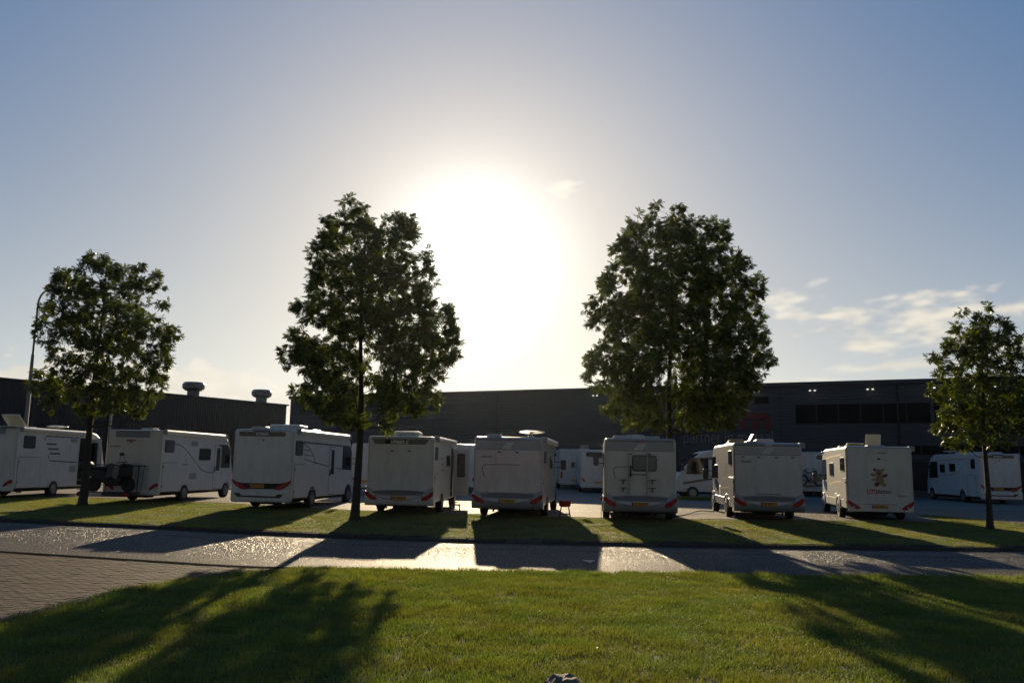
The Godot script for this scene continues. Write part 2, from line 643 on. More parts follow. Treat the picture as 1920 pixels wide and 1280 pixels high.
		if c.has("door"):
			var q: Array = c.door
			var dm := panel(o, "door", S[k], q[0], q[1], q[2], q[3], 0.1, skin, false)
			var st := Geo.new()
			st.prism(rrect(lerpf(q[0], q[2], 0.28), lerpf(q[1], q[3], 0.42), lerpf(q[0], q[2], 0.72), q[3] - 0.12, 0.04), S[k], 0.0, 0.022, 0.005)
			put("door_window", st, pane, dm)
			var hd := Geo.new()
			hd.prism(rrect(q[0] + 0.05, 1.15, q[0] + 0.11, 1.42, 0.02), S[k], 0.0, 0.045, 0.015)
			put("handle", hd, black, dm)
		if c.has("open_door"):   # u of the opening, its far side
			var q: Array = c.open_door
			plate(o, "doorway", S[k], rrect(q[0], 0.46, q[1], H - 0.3, 0.06), mat("doorway_dark", Color(0.012, 0.01, 0.009), 0.8), 0.005)
			var dg := Geo.new()
			var sx := 1.0 if k == "r" else -1.0
			dg.box(Vector3(sx * (hw + 0.33), (0.46 + H - 0.3) * 0.5, -q[1] - 0.03), Vector3(0.62, H - 0.8, 0.045), 0.015)
			var dm := add("open_door", dg, skin, o)
			var dw := Geo.new()
			var fd := [Vector3(0, 0, -q[1] - 0.008), Vector3(1, 0, 0), Vector3(0, 1, 0), Vector3(0, 0, 1)]
			dw.prism(rrect(sx * (hw + 0.33) - 0.16, 1.2, sx * (hw + 0.33) + 0.16, H - 0.5, 0.05), fd, 0.0, 0.02, 0.006)
			put("door_window", dw, pane, dm)
			var st := Geo.new()
			st.box(Vector3(sx * (hw + 0.14), 0.26, -(q[0] + q[1]) * 0.5), Vector3(0.3, 0.03, 0.5), 0.008)
			add("entry_step", st, mat("underbody"), o)
		if c.get("lamp", false):
			var lg := Geo.new()
			lg.ball(S[k][0] + S[k][1] * (L - 1.2) + S[k][2] * (H - 0.14) + S[k][3] * 0.03, Vector3(0.045, 0.05, 0.09), 5, 8)
			add("side_lamp", lg, red, o)
	# edge rails at the rear corners, and a rub of dark sealant along the roof
	for sx in [-1.0, 1.0]:
		var er := Geo.new()
		er.box(Vector3(sx * (hw - 0.045), (0.85 + H - 0.12) * 0.5, -0.012), Vector3(0.02, H - 0.97, 0.026), 0.006)
		add("corner_rail", er, mat("rail_grey", Color(0.34, 0.34, 0.35), 0.4, 0.2), o)
	plate(o, "roof_seam", R, rrect(-hw + 0.12, H - 0.05, hw - 0.12, H - 0.04), mat("seal", Color(0.03, 0.03, 0.032), 0.7), 0.004, 0.0)
	for q in d.get("reflectors", []):
		plate(o, "reflector", R, rrect(q[0] - 0.03, q[1] - 0.04, q[0] + 0.03, q[1] + 0.04, 0.008), mat("reflector_white", Color(0.6, 0.55, 0.52), 0.3), 0.022, 0.004)
	# the rear
	var style: String = d.rear
	if style == "black_band":        # newer coach: black light band and black window strip
		plate(o, "rear_strip", R, rrect(-0.95, H - 0.26, 0.8, H - 0.1, 0.05), glass("black_gloss", Color(0.01, 0.01, 0.011)), 0.014, 0.006)
		plate(o, "brake_lamp", R, rrect(-0.42, H - 0.085, 0.22, H - 0.05, 0.015), mat("brake_brown", Color(0.09, 0.02, 0.015), 0.2), 0.014, 0.004)
		write("lettering", "HYMER", 0.1, mat("lettering_silver", Color(0.75, 0.76, 0.78), 0.4), o, R, -0.08, H - 0.18, 0.0165, true)
		plate(o, "light_band", R, poly([-1.0, 0.98, -0.72, 0.93, 0.7, 0.93, 1.0, 1.0, 0.86, 0.8, 0.5, 0.73, -0.55, 0.73, -0.86, 0.8]), glass("black_gloss"), 0.02, 0.006)
		for sx in [-1.0, 1.0]:
			var p := poly([1.11, 1.06, 0.84, 0.93, 0.52, 0.79, 0.5, 0.73, 0.62, 0.7, 0.78, 0.73, 0.98, 0.86, 1.11, 1.0])
			for i in p.size():
				p[i].x *= sx
			plate(o, "tail_lamp", R, p, red, 0.045, 0.012)
		var bp := Geo.new()
		bp.prism(rrect(-hw + 0.02, low - 0.12, hw - 0.02, 0.69, 0.09), R, -0.1, 0.07, 0.05)
		add("bumper", bp, skin, o)
		plate(o, "bumper_slot", R, poly([-1.0, 0.58, -0.78, 0.58, -0.7, 0.5, 0.55, 0.48, 0.66, 0.56, 0.88, 0.54, 0.72, 0.42, -0.84, 0.44]), black, 0.076, 0.003, 0.06)
		number_plate(o, R, -0.16, 0.83, 0.026, d.plate)
		plate(o, "camera", R, rrect(-0.06, H - 0.42, 0.02, H - 0.37, 0.02), black, 0.03, 0.01)
	elif style == "smile":           # older coach: silver cap, curved bumper with lamps in its corners
		var lampy := 0.02
		if d.get("cap", true):
			var cm: Material = d.get("cap_mat", silver)
			var cp := Geo.new()
			cp.prism(rrect(-hw + 0.03, H - 0.41, hw - 0.03, H - 0.02, 0.05), R, -0.03, 0.022, 0.016)
			var cap := add("roof_cap", cp, cm, o)
			for i in 3:
				var rb := Geo.new()
				rb.box(Vector3(0, H - 0.2 - i * 0.065, 0.022), Vector3(hw * 1.86, 0.016, 0.016), 0.005)
				put(part("rib", cap), rb, cm, cap)
			var lip := Geo.new()
			lip.box(Vector3(0, H - 0.07, 0.02), Vector3(hw * 1.9, 0.09, 0.1), 0.035)
			put("lip", lip, cm, cap)
			for i in 3:
				var yy := H - 0.215 - i * 0.068
				var x0 := -0.08 - i * 0.068
				plate(o, "flash", R, poly([x0, yy - 0.024, x0 + 0.25 + i * 0.02, yy - 0.024, x0 + 0.28 + i * 0.02, yy + 0.024, x0 + 0.04, yy + 0.024]), mat("flash_pale", Color(0.62, 0.62, 0.58), 0.35), 0.034, 0.002, 0.0)
			plate(o, "brake_lamp", R, rrect(-0.15, H - 0.115, 0.12, H - 0.085, 0.012), red, 0.078, 0.004, 0.05)
		else:
			plate(o, "rear_strip", R, poly([-1.02, H - 0.09, 0.95, H - 0.09, 0.83, H - 0.27, -0.89, H - 0.27]), glass("black_gloss", Color(0.01, 0.01, 0.011)), 0.014, 0.006)
			write("lettering", "HYMER C", 0.1, mat("lettering_silver", Color(0.75, 0.76, 0.78), 0.4), o, R, -0.06, H - 0.2, 0.0165, true)
		for xx in [-0.3, 0.29]:
			plate(o, "marker", R, rrect(xx - 0.06, H - 0.52, xx + 0.06, H - 0.48, 0.01), black, 0.02, 0.005)
		if d.get("skinpanel", null) != null:
			plate(o, "rear_panel", R, rrect(-hw + 0.05, 0.84, hw - 0.05, H - 0.43, 0.02), d.skinpanel, 0.008, 0.003)
		# step band and bumper
		var bp := Geo.new()
		var prof := [[0.0, 0.79], [0.05, 0.78], [0.1, 0.72], [0.125, 0.62], [0.12, 0.5], [0.08, 0.38], [0.02, 0.32], [-0.3, 0.3], [-0.3, 0.79]]
		var rr := []
		for sx in [[hw + 0.03, 0.55], [hw + 0.02, 0.85], [hw - 0.06, 1.0], [-hw + 0.06, 1.0], [-hw - 0.02, 0.85], [-hw - 0.03, 0.55]]:
			var ring := PackedVector3Array()
			for q in prof:
				ring.push_back(Vector3(sx[0], 0.55 + (q[1] - 0.55) * (0.9 if sx[1] < 0.8 else 1.0), q[0] * sx[1] if q[0] > 0.0 else q[0]))
			ring.reverse()
			rr.push_back(ring)
		bp.loft(rr)
		var bum := add("bumper", bp, d.get("bumper", silver), o, 50.0)
		var top := PackedVector2Array()
		for i in 13:
			var x := lerpf(-0.9, 0.88, i / 12.0)
			top.push_back(Vector2(x, 0.79 + 0.045 * (1.0 - pow(x / 0.9, 2.0))))
		for i in 13:
			var x := lerpf(0.8, -0.82, i / 12.0)
			top.push_back(Vector2(x, 0.7 - 0.02 * (1.0 - pow(x / 0.9, 2.0))))
		plate(o, "step_band", R, top, grey, 0.115, 0.015, 0.0)
		var ins := PackedVector2Array()
		for i in 13:
			var x := lerpf(-0.8, 0.8, i / 12.0)
			ins.push_back(Vector2(x, 0.655))
		for i in 15:
			var x := lerpf(0.78, -0.78, i / 14.0)
			ins.push_back(Vector2(x, 0.645 - 0.13 * (1.0 - pow(x / 0.8, 2.0))))
		plate(bum, "insert_edge", R, Geometry2D.offset_polygon(ins, 0.025)[0], grey, 0.126, 0.003, 0.1)
		plate(bum, "insert", R, ins, mat("insert_pale", Color(0.42, 0.44, 0.48), 0.3, 0.2), 0.131, 0.003, 0.1)
		for sx in [-1.0, 1.0]:
			var p := poly([1.15, 0.8, 0.98, 0.7, 0.8, 0.62, 0.72, 0.54, 0.8, 0.49, 0.94, 0.5, 1.06, 0.57, 1.15, 0.68])
			var q := poly([1.13, 0.94, 0.98, 0.86, 0.84, 0.77, 0.82, 0.7, 0.9, 0.67, 1.0, 0.72, 1.14, 0.81])
			for i in p.size():
				p[i].x *= sx * hw / 1.14
			for i in q.size():
				q[i].x *= sx * hw / 1.14
			var tl := plate(o, "tail_lamp", R, p, red, 0.138, 0.02, 0.0)
			plate(tl, "reversing_lens", R, q, clear, 0.11, 0.02, 0.0)
		number_plate(o, R, -0.01, 0.575, 0.14, d.plate)
		if d.get("curve", false):
			plate(o, "curve_stripe", R, band([0.4, 1.74, -0.3, 1.74, -0.72, 1.73, -0.8, 1.71, -0.85, 1.64, -0.84, 1.55, -0.78, 1.34], 0.022), grime, 0.0115, 0.0, 0.004)
		if d.get("logo", false):
			write("lettering", "HYMERCAMP", 0.055, grime, o, R, -0.72, H - 0.65, 0.011, true, 0.36)
			write("lettering", "HYMER", 0.035, mat("decal_pale", Color(0.5, 0.5, 0.5), 0.4), o, R, -0.84, 1.05, 0.011, false, 0.22)
	elif style == "plain":           # smooth back with slanting lamps
		for sx in [-1.0, 1.0]:
			var p := poly([1.12, 0.72, 1.02, 0.66, 0.82, 0.55, 0.7, 0.45, 0.74, 0.4, 0.86, 0.4, 1.03, 0.5, 1.12, 0.6])
			for i in p.size():
				p[i].x *= sx * hw / 1.14
			var tl := plate(o, "tail_lamp", R, p, red, 0.05, 0.015)
			plate(tl, "lens_divider", R, poly([0.84 * sx, 0.5, 0.9 * sx, 0.53, 0.93 * sx, 0.46, 0.88 * sx, 0.43]), clear, 0.054, 0.003, 0.03)
			plate(o, "reflector", R, rrect(sx * 0.72 - 0.05, 0.555, sx * 0.72 + 0.05, 0.595, 0.015), red, 0.02, 0.005)
		var bp := Geo.new()
		bp.prism(rrect(-hw + 0.03, low - 0.08, hw - 0.03, 0.62, 0.06), R, -0.1, 0.03, 0.025)
		add("bumper", bp, skin, o)
		plate(o, "plate_recess", R, band([-0.58, 0.585, 0.52, 0.585, 0.64, 0.4], 0.014), grime, 0.034, 0.0, 0.02)
		number_plate(o, R, -0.03, 0.5, 0.04, d.plate)
	elif style == "carrier":         # flat back, three-lens lamps, load rack on a beam
		plate(o, "brake_lamp", R, rrect(-0.36, H - 0.44, 0.03, H - 0.39, 0.02), red, 0.03, 0.01)
		plate(o, "camera", R, rrect(-0.22, H - 0.5, -0.1, H - 0.455, 0.015), grime, 0.03, 0.01)
		plate(o, "top_panel", R, rrect(-0.82, H - 0.3, 0.6, H - 0.05, 0.02), mat("panel_blue_grey", Color(0.2, 0.23, 0.29), 0.4), 0.006, 0.002)
		write("lettering", "HYMER", 0.07, grime, o, R, -0.8, H - 0.66, 0.004, true, 0.42)
		for sx in [-1.0, 1.0]:
			var p := poly([1.08, 0.78, 0.94, 0.76, 0.8, 0.66, 0.7, 0.5, 0.78, 0.5, 0.96, 0.62, 1.08, 0.64])
			for i in p.size():
				p[i].x *= sx
			plate(o, "tail_lamp", R, p, red, 0.04, 0.012)
		var bp := Geo.new()
		bp.prism(rrect(-hw + 0.03, low - 0.1, hw - 0.03, 0.5, 0.05), R, -0.1, 0.05, 0.04)
		add("bumper", bp, skin, o)
	elif style == "far":             # second row: lamps, plate and band only
		for sx in [-1.0, 1.0]:
			var p := rrect(sx * 0.98 - 0.07, 0.8, sx * 0.98 + 0.07, 1.25, 0.06) if d.get("tall_lamps", false) else poly([1.05 * sx, 1.0, 0.9 * sx, 0.9, 0.8 * sx, 0.72, 0.9 * sx, 0.68, 1.05 * sx, 0.8])
			plate(o, "tail_lamp", R, p, red, 0.04, 0.01)
		var bp := Geo.new()
		bp.prism(rrect(-hw + 0.03, low - 0.08, hw - 0.03, 0.6, 0.06), R, -0.1, 0.05, 0.04)
		add("bumper", bp, skin, o)
		plate(o, "number_plate", R, rrect(-0.26, 0.62, 0.26, 0.73, 0.01), mat("plate_yellow", Color(0.6, 0.27, 0.02), 0.45), 0.06, 0.003)
		if d.get("rear_window", false):
			window(o, R, -0.78, H - 0.45, 0.78, H - 0.15, pane, 0.14)
	return o


func lid_mat() -> StandardMaterial3D:
	var m := mat("raised_lid", Color(0.5, 0.49, 0.44), 0.3)
	m.backlight_enabled = true
	m.backlight = Color(0.5, 0.5, 0.45)
	return m


# ---------------------------------------------------------------- trees
func leaf_mesh() -> ArrayMesh:   # one ash leaf: a stalk of paired drooping leaflets
	if cache.has("leaf"):
		return cache.leaf
	var g := Geo.new()
	var leaflets := []
	for i in 4:
		for s in [-1.0, 1.0]:
			leaflets.push_back([0.05 + i * 0.052, s, 0.1 + 0.025 * sin(i * 0.9)])
	leaflets.push_back([0.245, 0.0, 0.095])
	for l in leaflets:
		var x: float = l[0]
		var o := Vector3(x, -0.9 * x * x, 0)
		var d := Vector3(0.55, -0.25 - x, l[1] * 0.85).normalized() if l[1] != 0.0 else Vector3(0.9, -0.5, 0).normalized()
		var side := Vector3.UP.cross(d).normalized() * 0.03
		var mid: Vector3 = o + d * l[2] * 0.45 + Vector3(0, 0.006, 0)
		var tip: Vector3 = o + d * l[2] + Vector3(0, -0.012, 0)
		g.tri(o, mid - side, tip)
		g.tri(o, tip, mid + side)
	cache.leaf = g.mesh(-1.0)
	return cache.leaf


func tree(label: String, base: Vector3, lobes: Array, trunk_r: float, height: float, fork: float, leaf_mat: Material, bark: Material, lean := 0.0) -> void:
	var o := thing("street_tree", label, "tree", base, 0.0, "young trees along the verge")
	# trunk
	var tp := PackedVector3Array()
	var tr := PackedFloat32Array()
	for i in 15:
		var t := i / 14.0
		var y := height * 0.97 * t
		tp.push_back(Vector3(lean * t + 0.05 * sin(y * 0.9 + lean * 7.0), y - 0.03, 0.05 * sin(y * 0.7 + 1.0)))
		var r := trunk_r * (1.0 - 0.92 * pow(t, 0.85))
		if i == 0:
			r *= 1.55
		tr.push_back(maxf(r, 0.012))
	tp.insert(1, Vector3(tp[0].x, 0.16, tp[0].z))
	tr.insert(1, trunk_r * 1.08)
	var tg := Geo.new()
	tg.tube(tp, tr, 12)
	put("trunk", tg, bark, o, 60.0)
	# lobes of the crown, spread in depth over a round plan
	var all := []
	var cx := 0.0
	for i in range(0, lobes.size(), 4):
		cx += lobes[i] / (lobes.size() / 4)
	for i in range(0, lobes.size(), 4):
		var half := 0.0
		for k in range(0, lobes.size(), 4):
			if absf(lobes[k + 1] - lobes[i + 1]) < 0.55:
				half = maxf(half, absf(lobes[k] - cx) + lobes[k + 2] * 0.6)
		var dx: float = lobes[i] - cx
		var zr := sqrt(maxf(0.0, half * half - dx * dx)) * 0.92
		var n := 1 + int(zr / 0.85)
		for k in n:
			var z := 0.0 if n == 1 else lerpf(-zr, zr, (k + 0.5) / n) + rng.randf_range(-0.2, 0.2)
			if n == 1:
				z = rng.randf_range(-zr, zr)
			all.push_back([Vector3(lobes[i] + rng.randf_range(-0.06, 0.06), lobes[i + 1] + rng.randf_range(-0.08, 0.08), z), lobes[i + 2], lobes[i + 3]])
	all.sort_custom(func(p, q): return Vector2(p[0].x, p[0].z).length() < Vector2(q[0].x, q[0].z).length())
	var nodes := []   # where a new limb may start: [point, radius]
	var limbs := Geo.new()
	var twigs := Geo.new()
	var xf: Array[Transform3D] = []
	var tint := PackedColorArray()
	for l in all:
		var c: Vector3 = l[0]
		var hd := Vector2(c.x, c.z).length()
		var ya := clampf(c.y - 0.35 - hd * 0.85, fork + rng.randf_range(0.0, 0.5), height * 0.9)
		ya = minf(ya, c.y - 0.1)
		var ti := clampf(ya / (height * 0.97), 0.0, 1.0)
		var a := Vector3(lean * ti + 0.05 * sin(ya * 0.9 + lean * 7.0), ya, 0.05 * sin(ya * 0.7 + 1.0))
		var r0 := minf(trunk_r * (1.0 - 0.92 * pow(ti, 0.85)) * 0.5, 0.014 + hd * 0.011)
		var pts := PackedVector3Array()
		var rr := PackedFloat32Array()
		for nd in nodes:
			var gap: Vector3 = c - nd[0]
			if gap.y > 0.12 and gap.y > Vector2(gap.x, gap.z).length() * 0.25 and gap.length() < c.distance_to(a) * 0.8:
				a = nd[0]
				r0 = minf(nd[1] * 0.75, r0)
		var bend := Vector3(rng.randf_range(-0.12, 0.12), rng.randf_range(-0.25, 0.0), rng.randf_range(-0.12, 0.12))
		for k in 6:
			var t := k / 5.0
			pts.push_back(a.lerp(c, t) + bend * sin(t * PI))
			rr.push_back(lerpf(r0, minf(r0, 0.008), t))
		limbs.tube(pts, rr, 5, false)
		for k in [2, 3, 4]:
			nodes.push_back([pts[k], rr[k]])
		var count := int(3.0 + 14.0 * l[1] * l[2] / 0.3)
		for k in count:
			var u := Vector3(rng.randfn(), rng.randfn(), rng.randfn()).normalized() * pow(rng.randf(), 0.45)
			var p: Vector3 = c + Vector3(u.x * maxf(0.1, l[1] - 0.2), u.y * maxf(0.1, l[2] - 0.16), u.z * maxf(0.1, (l[1] + l[2]) * 0.5 - 0.15))
			var outw := (u * 0.9 + Vector3(c.x, 0, c.z).normalized() * 0.35 + Vector3(0, 0.55, 0) + Vector3(rng.randfn(), rng.randfn(), rng.randfn()) * 0.25).normalized()
			var len := rng.randf_range(0.14, 0.3)
			var s: Vector3 = pts[4].lerp(pts[5], rng.randf())
			twigs.tube(PackedVector3Array([s, s.lerp(p, 0.55) + Vector3(0, -0.03, 0), p, p + outw * len]), PackedFloat32Array([0.007, 0.006, 0.005, 0.002]), 3, false)
			var leaves := rng.randi_range(7, 13)
			var clump := rng.randf_range(0.65, 1.3)
			for q in leaves:
				var along := p + outw * len * rng.randf_range(0.1, 1.0)
				if pow((along.x - c.x) / maxf(0.16, l[1] - 0.08), 2.0) + pow((along.y - c.y) / maxf(0.16, l[2] - 0.06), 2.0) > 1.15:
					continue
				var rnd := Vector3(rng.randfn(), rng.randfn(), rng.randfn())
				var d := (outw * 0.5 + rnd * 0.5 + Vector3(0, -0.38, 0)).normalized()
				var z2 := d.cross(Vector3(rng.randfn() * 0.4, 1.0, rng.randfn() * 0.4)).normalized()
				var b := Basis(d, z2.cross(d), z2).scaled(Vector3.ONE * rng.randf_range(0.5, 0.82))
				xf.push_back(Transform3D(b, along))
				var v := clump * rng.randf_range(0.75, 1.25)
				tint.push_back(Color(v * rng.randf_range(0.9, 1.15), v, v * 0.9))
	tag(put("limb", limbs, bark, o, 60.0), "", "", "", "stuff")
	tag(put("twig", twigs, bark, o, -1.0), "", "", "", "stuff")
	var mm := MultiMesh.new()
	mm.transform_format = MultiMesh.TRANSFORM_3D
	mm.use_colors = true
	mm.mesh = leaf_mesh()
	mm.instance_count = xf.size()
	for i in xf.size():
		mm.set_instance_transform(i, xf[i])
		mm.set_instance_color(i, tint[i])
	var mi := MultiMeshInstance3D.new()
	mi.name = "foliage"
	mi.multimesh = mm
	mi.material_override = leaf_mat
	tag(mi, "", "", "", "stuff")
	o.add_child(mi)


# ---------------------------------------------------------------- ground
var KERB := [-40.0, -31.5, -30.0, -29.0, -22.0, -27.0, -15.4, -25.2, -9.6, -23.5, -6.3, -22.3, -3.5, -21.6, -1.1, -21.2, 3.8, -20.95, 9.0, -21.1, 13.3, -21.45, 22.0, -22.3, 40.0, -24.2]
var YARD := [-40.0, -37.5, -30.0, -36.8, -22.0, -36.4, -17.9, -36.2, -14.6, -35.1, -11.2, -33.6, -7.9, -31.5, -4.8, -30.1, -1.4, -29.4, 2.6, -28.5, 6.3, -28.6, 11.1, -29.1, 13.9, -29.5, 15.4, -30.0, 15.9, -32.0, 16.6, -34.4, 17.2, -33.2, 17.9, -29.3, 24.0, -29.0, 40.0, -29.0]
var NEAR := [-40.0, -24.5, -10.4, -17.4, -6.4, -16.15, -5.3, -15.78, -4.25, -15.62, -0.7, -15.67, 2.8, -15.69, 6.0, -15.76, 9.7, -16.07, 20.0, -17.0, 40.0, -19.0]
var LEFT := [-24.0, -2.5, -16.3, -3.6, -15.6, -3.75, -15.17, -4.14, -14.79, -4.77, -14.05, -5.18, -13.25, -5.67, -12.0, -5.87, -11.0, -5.96, -8.0, -6.1, 8.0, -6.3]   # z, x of the driveway's edge


func kerb_z(x: float) -> float:
	return (lerp_line(KERB, x - 0.8) + 2.0 * lerp_line(KERB, x) + lerp_line(KERB, x + 0.8)) * 0.25


func verge_y(x: float, z: float) -> float:
	var zk := kerb_z(x)
	var zy := lerp_line(YARD, x)
	var t := clampf((z - zk) / (zy - zk), 0.0, 1.0)
	return lerpf(-0.08, 0.0, smoothstep(0.0, 0.9, t)) + 0.02 * noise.get_noise_2d(x * 30.0, z * 30.0) * sin(PI * t)


func sheet(called: String, xs: Array, z_of: Callable, y_of: Callable, rows: int, m: Material) -> MeshInstance3D:
	var st := SurfaceTool.new()
	st.begin(Mesh.PRIMITIVE_TRIANGLES)
	for i in xs.size():
		for k in rows + 1:
			var zz: float = z_of.call(xs[i], k / float(rows))
			st.add_vertex(Vector3(xs[i], y_of.call(xs[i], zz, k / float(rows)), zz))
	for i in xs.size() - 1:
		for k in rows:
			var a := i * (rows + 1) + k
			var b := a + rows + 1
			for q in [a, a + 1, b, b, a + 1, b + 1]:
				st.add_index(q)
	st.generate_normals()
	var o := MeshInstance3D.new()
	o.name = called
	o.mesh = st.commit()
	o.material_override = m
	add_child(o, true)
	return o


func span(a: float, b: float, step: float) -> Array:
	var out := []
	var n := int(ceil((b - a) / step))
	for i in n + 1:
		out.push_back(lerpf(a, b, i / float(n)))
	return out


func noise_tex(freq: float, seed: int, ramp: Array, size := 512, octaves := 4, type := FastNoiseLite.TYPE_SIMPLEX) -> NoiseTexture2D:
	var n := FastNoiseLite.new()
	n.seed = seed
	n.noise_type = type
	n.frequency = freq
	n.fractal_octaves = octaves
	var t := NoiseTexture2D.new()
	t.width = size
	t.height = size
	t.seamless = true
	t.noise = n
	if ramp.size():
		var g := Gradient.new()
		g.offsets = PackedFloat32Array()
		g.colors = PackedColorArray()
		var off := PackedFloat32Array()
		var col := PackedColorArray()
		for i in range(0, ramp.size(), 2):
			off.push_back(ramp[i])
			col.push_back(ramp[i + 1])
		g.offsets = off
		g.colors = col
		t.color_ramp = g
	return t


func world_tex(m: StandardMaterial3D, scale: float) -> void:
	m.uv1_triplanar = true
	m.uv1_world_triplanar = true
	m.uv1_scale = Vector3.ONE * scale


func grass_mesh(blades: int, size: float, tall: float, wide: float, seed: int) -> ArrayMesh:
	var r := RandomNumberGenerator.new()
	r.seed = seed
	var v := PackedVector3Array()
	var n := PackedVector3Array()
	var c := PackedColorArray()
	for i in blades:
		var p := Vector3(r.randf_range(-0.5, 0.5) * size, -0.01, r.randf_range(-0.5, 0.5) * size)
		var a := r.randf() * TAU
		var h := tall * r.randf_range(0.55, 1.25)
		var w := wide * r.randf_range(0.7, 1.2)
		var s := Vector3(cos(a), 0, sin(a)) * w * 0.5
		var f := Vector3(-sin(a), 0, cos(a)) * h * r.randf_range(0.05, 0.75)
		var m := p + Vector3(0, h * 0.55, 0) + f * 0.35
		var t := p + Vector3(0, h * r.randf_range(0.8, 1.0), 0) + f
		var q := [p - s, m - s * 0.8, p + s, p + s, m - s * 0.8, m + s * 0.8, m - s * 0.8, t, m + s * 0.8]
		var k := r.randf()
		var col := Color(0.16, 0.205, 0.07)
		if k > 0.94:
			col = Color(0.15, 0.12, 0.04)
		elif k > 0.6:
			col = Color(0.19, 0.22, 0.075)
		col = col * r.randf_range(0.75, 1.25)
		for j in range(0, 9, 3):
			var nn: Vector3 = -(q[j + 1] - q[j]).cross(q[j + 2] - q[j]).normalized()
			for e in 3:
				v.push_back(q[j + e])
				n.push_back(nn)
				c.push_back(col)
	var arr := []
	arr.resize(Mesh.ARRAY_MAX)
	arr[Mesh.ARRAY_VERTEX] = v
	arr[Mesh.ARRAY_NORMAL] = n
	arr[Mesh.ARRAY_COLOR] = c
	var am := ArrayMesh.new()
	am.add_surface_from_arrays(Mesh.PRIMITIVE_TRIANGLES, arr)
	return am


func scatter(called: String, label: String, category: String, mesh: Mesh, m: Material, xf: Array[Transform3D], tint: PackedColorArray, kind := "stuff", parent: Node = self) -> void:
	var mm := MultiMesh.new()
	mm.transform_format = MultiMesh.TRANSFORM_3D
	mm.use_colors = tint.size() > 0
	mm.mesh = mesh
	mm.instance_count = xf.size()
	for i in xf.size():
		mm.set_instance_transform(i, xf[i])
		if tint.size():
			mm.set_instance_color(i, tint[i])
	var o := MultiMeshInstance3D.new()
	o.name = called
	o.multimesh = mm
	o.material_override = m
	tag(o, label, category, "", kind)
	parent.add_child(o, true)


# ---------------------------------------------------------------- sky
func sky_color(az: float, el: float) -> Color:
	var d := Vector3(sin(az) * cos(el), sin(el), -cos(az) * cos(el))
	var s := Vector3(sin(SUN_AZ) * cos(SUN_EL), sin(SUN_EL), -cos(SUN_AZ) * cos(SUN_EL))
	var g := rad_to_deg(acos(clampf(d.dot(s), -1.0, 1.0)))
	var e := maxf(0.0, sin(el))
	var fwd := 0.22 + 0.78 * pow(0.5 + 0.5 * cos(deg_to_rad(g)), 2.0)
	var h := exp(-e / 0.2) * fwd
	var a := exp(-g / 14.0)
	var k := exp(-pow(g / 5.0, 2.0))
	var c := Vector3(0.045, 0.075, 0.13).lerp(Vector3(-0.05, 0.074, 0.3), smoothstep(0.2, 0.8, fwd)) + Vector3(0.9, 0.81, 0.5) * h + Vector3(1.25, 0.95, 0.53) * a + Vector3(0.45, 0.6, 0.7) * k
	c = Vector3(maxf(c.x, 0.012), c.y, c.z)
	# clouds
	var A := rad_to_deg(az)
	var E := rad_to_deg(el)
	var cl := 0.0
	var st := noise.get_noise_3d(A * 9.0, E * 42.0 - A * 3.0, 3.0) * 0.7 + noise.get_noise_3d(A * 26.0, E * 95.0 - A * 7.0, 9.0) * 0.4
	for b in [[26.0, 9.1, 6.5, 1.9, 1.0, 0.05], [31.0, 9.6, 6.0, 0.9, 0.9, 0.05], [18.3, 11.2, 1.9, 0.5, 0.75, -0.1], [19.2, 10.1, 1.6, 0.55, 0.8, -0.2], [27.0, 6.6, 7.0, 0.55, 0.75, 0.0], [22.0, 5.3, 9.0, 0.5, 0.6, 0.0], [30.0, 7.6, 6.0, 0.8, 0.7, 0.0], [3.4, 18.9, 1.5, 0.5, 0.75, 0.1], [20.5, 12.0, 0.8, 0.2, 0.4, 0.3]]:
		var dx: float = (A - b[0]) / b[2]
		var dy: float = (E - b[1] - dx * b[2] * b[5]) / b[3]
		cl = maxf(cl, b[4] * smoothstep(0.0, 1.1, 1.35 - dx * dx - dy * dy * 0.7 + st * 1.5 - 0.45))
	var puff := noise.get_noise_3d(A * 13.0, E * 26.0, 21.0) + 0.5 * noise.get_noise_3d(A * 34.0, E * 60.0, 31.0)
	var top := 4.6 + 1.9 * noise.get_noise_2d(A * 2.2, 70.0) + (1.7 if A < -8.0 else 0.0) - (2.2 if A > -8.0 and A < 13.0 else 0.0)
	cl = maxf(cl, 0.85 * smoothstep(0.25, -0.45, (E - top) - puff * 1.5) * smoothstep(-1.0, 1.5, E))
	if cl > 0.0 and E > -2.0:
		var lit := 0.35 + 0.65 * fwd
		var cc := Vector3(0.80, 0.745, 0.645) * lit * (1.0 + 0.12 * st + 0.1 * puff) + Vector3(0.5, 0.45, 0.36) * a
		c = c.lerp(cc, cl * 0.95)
	return Color(c.x, c.y, c.z)


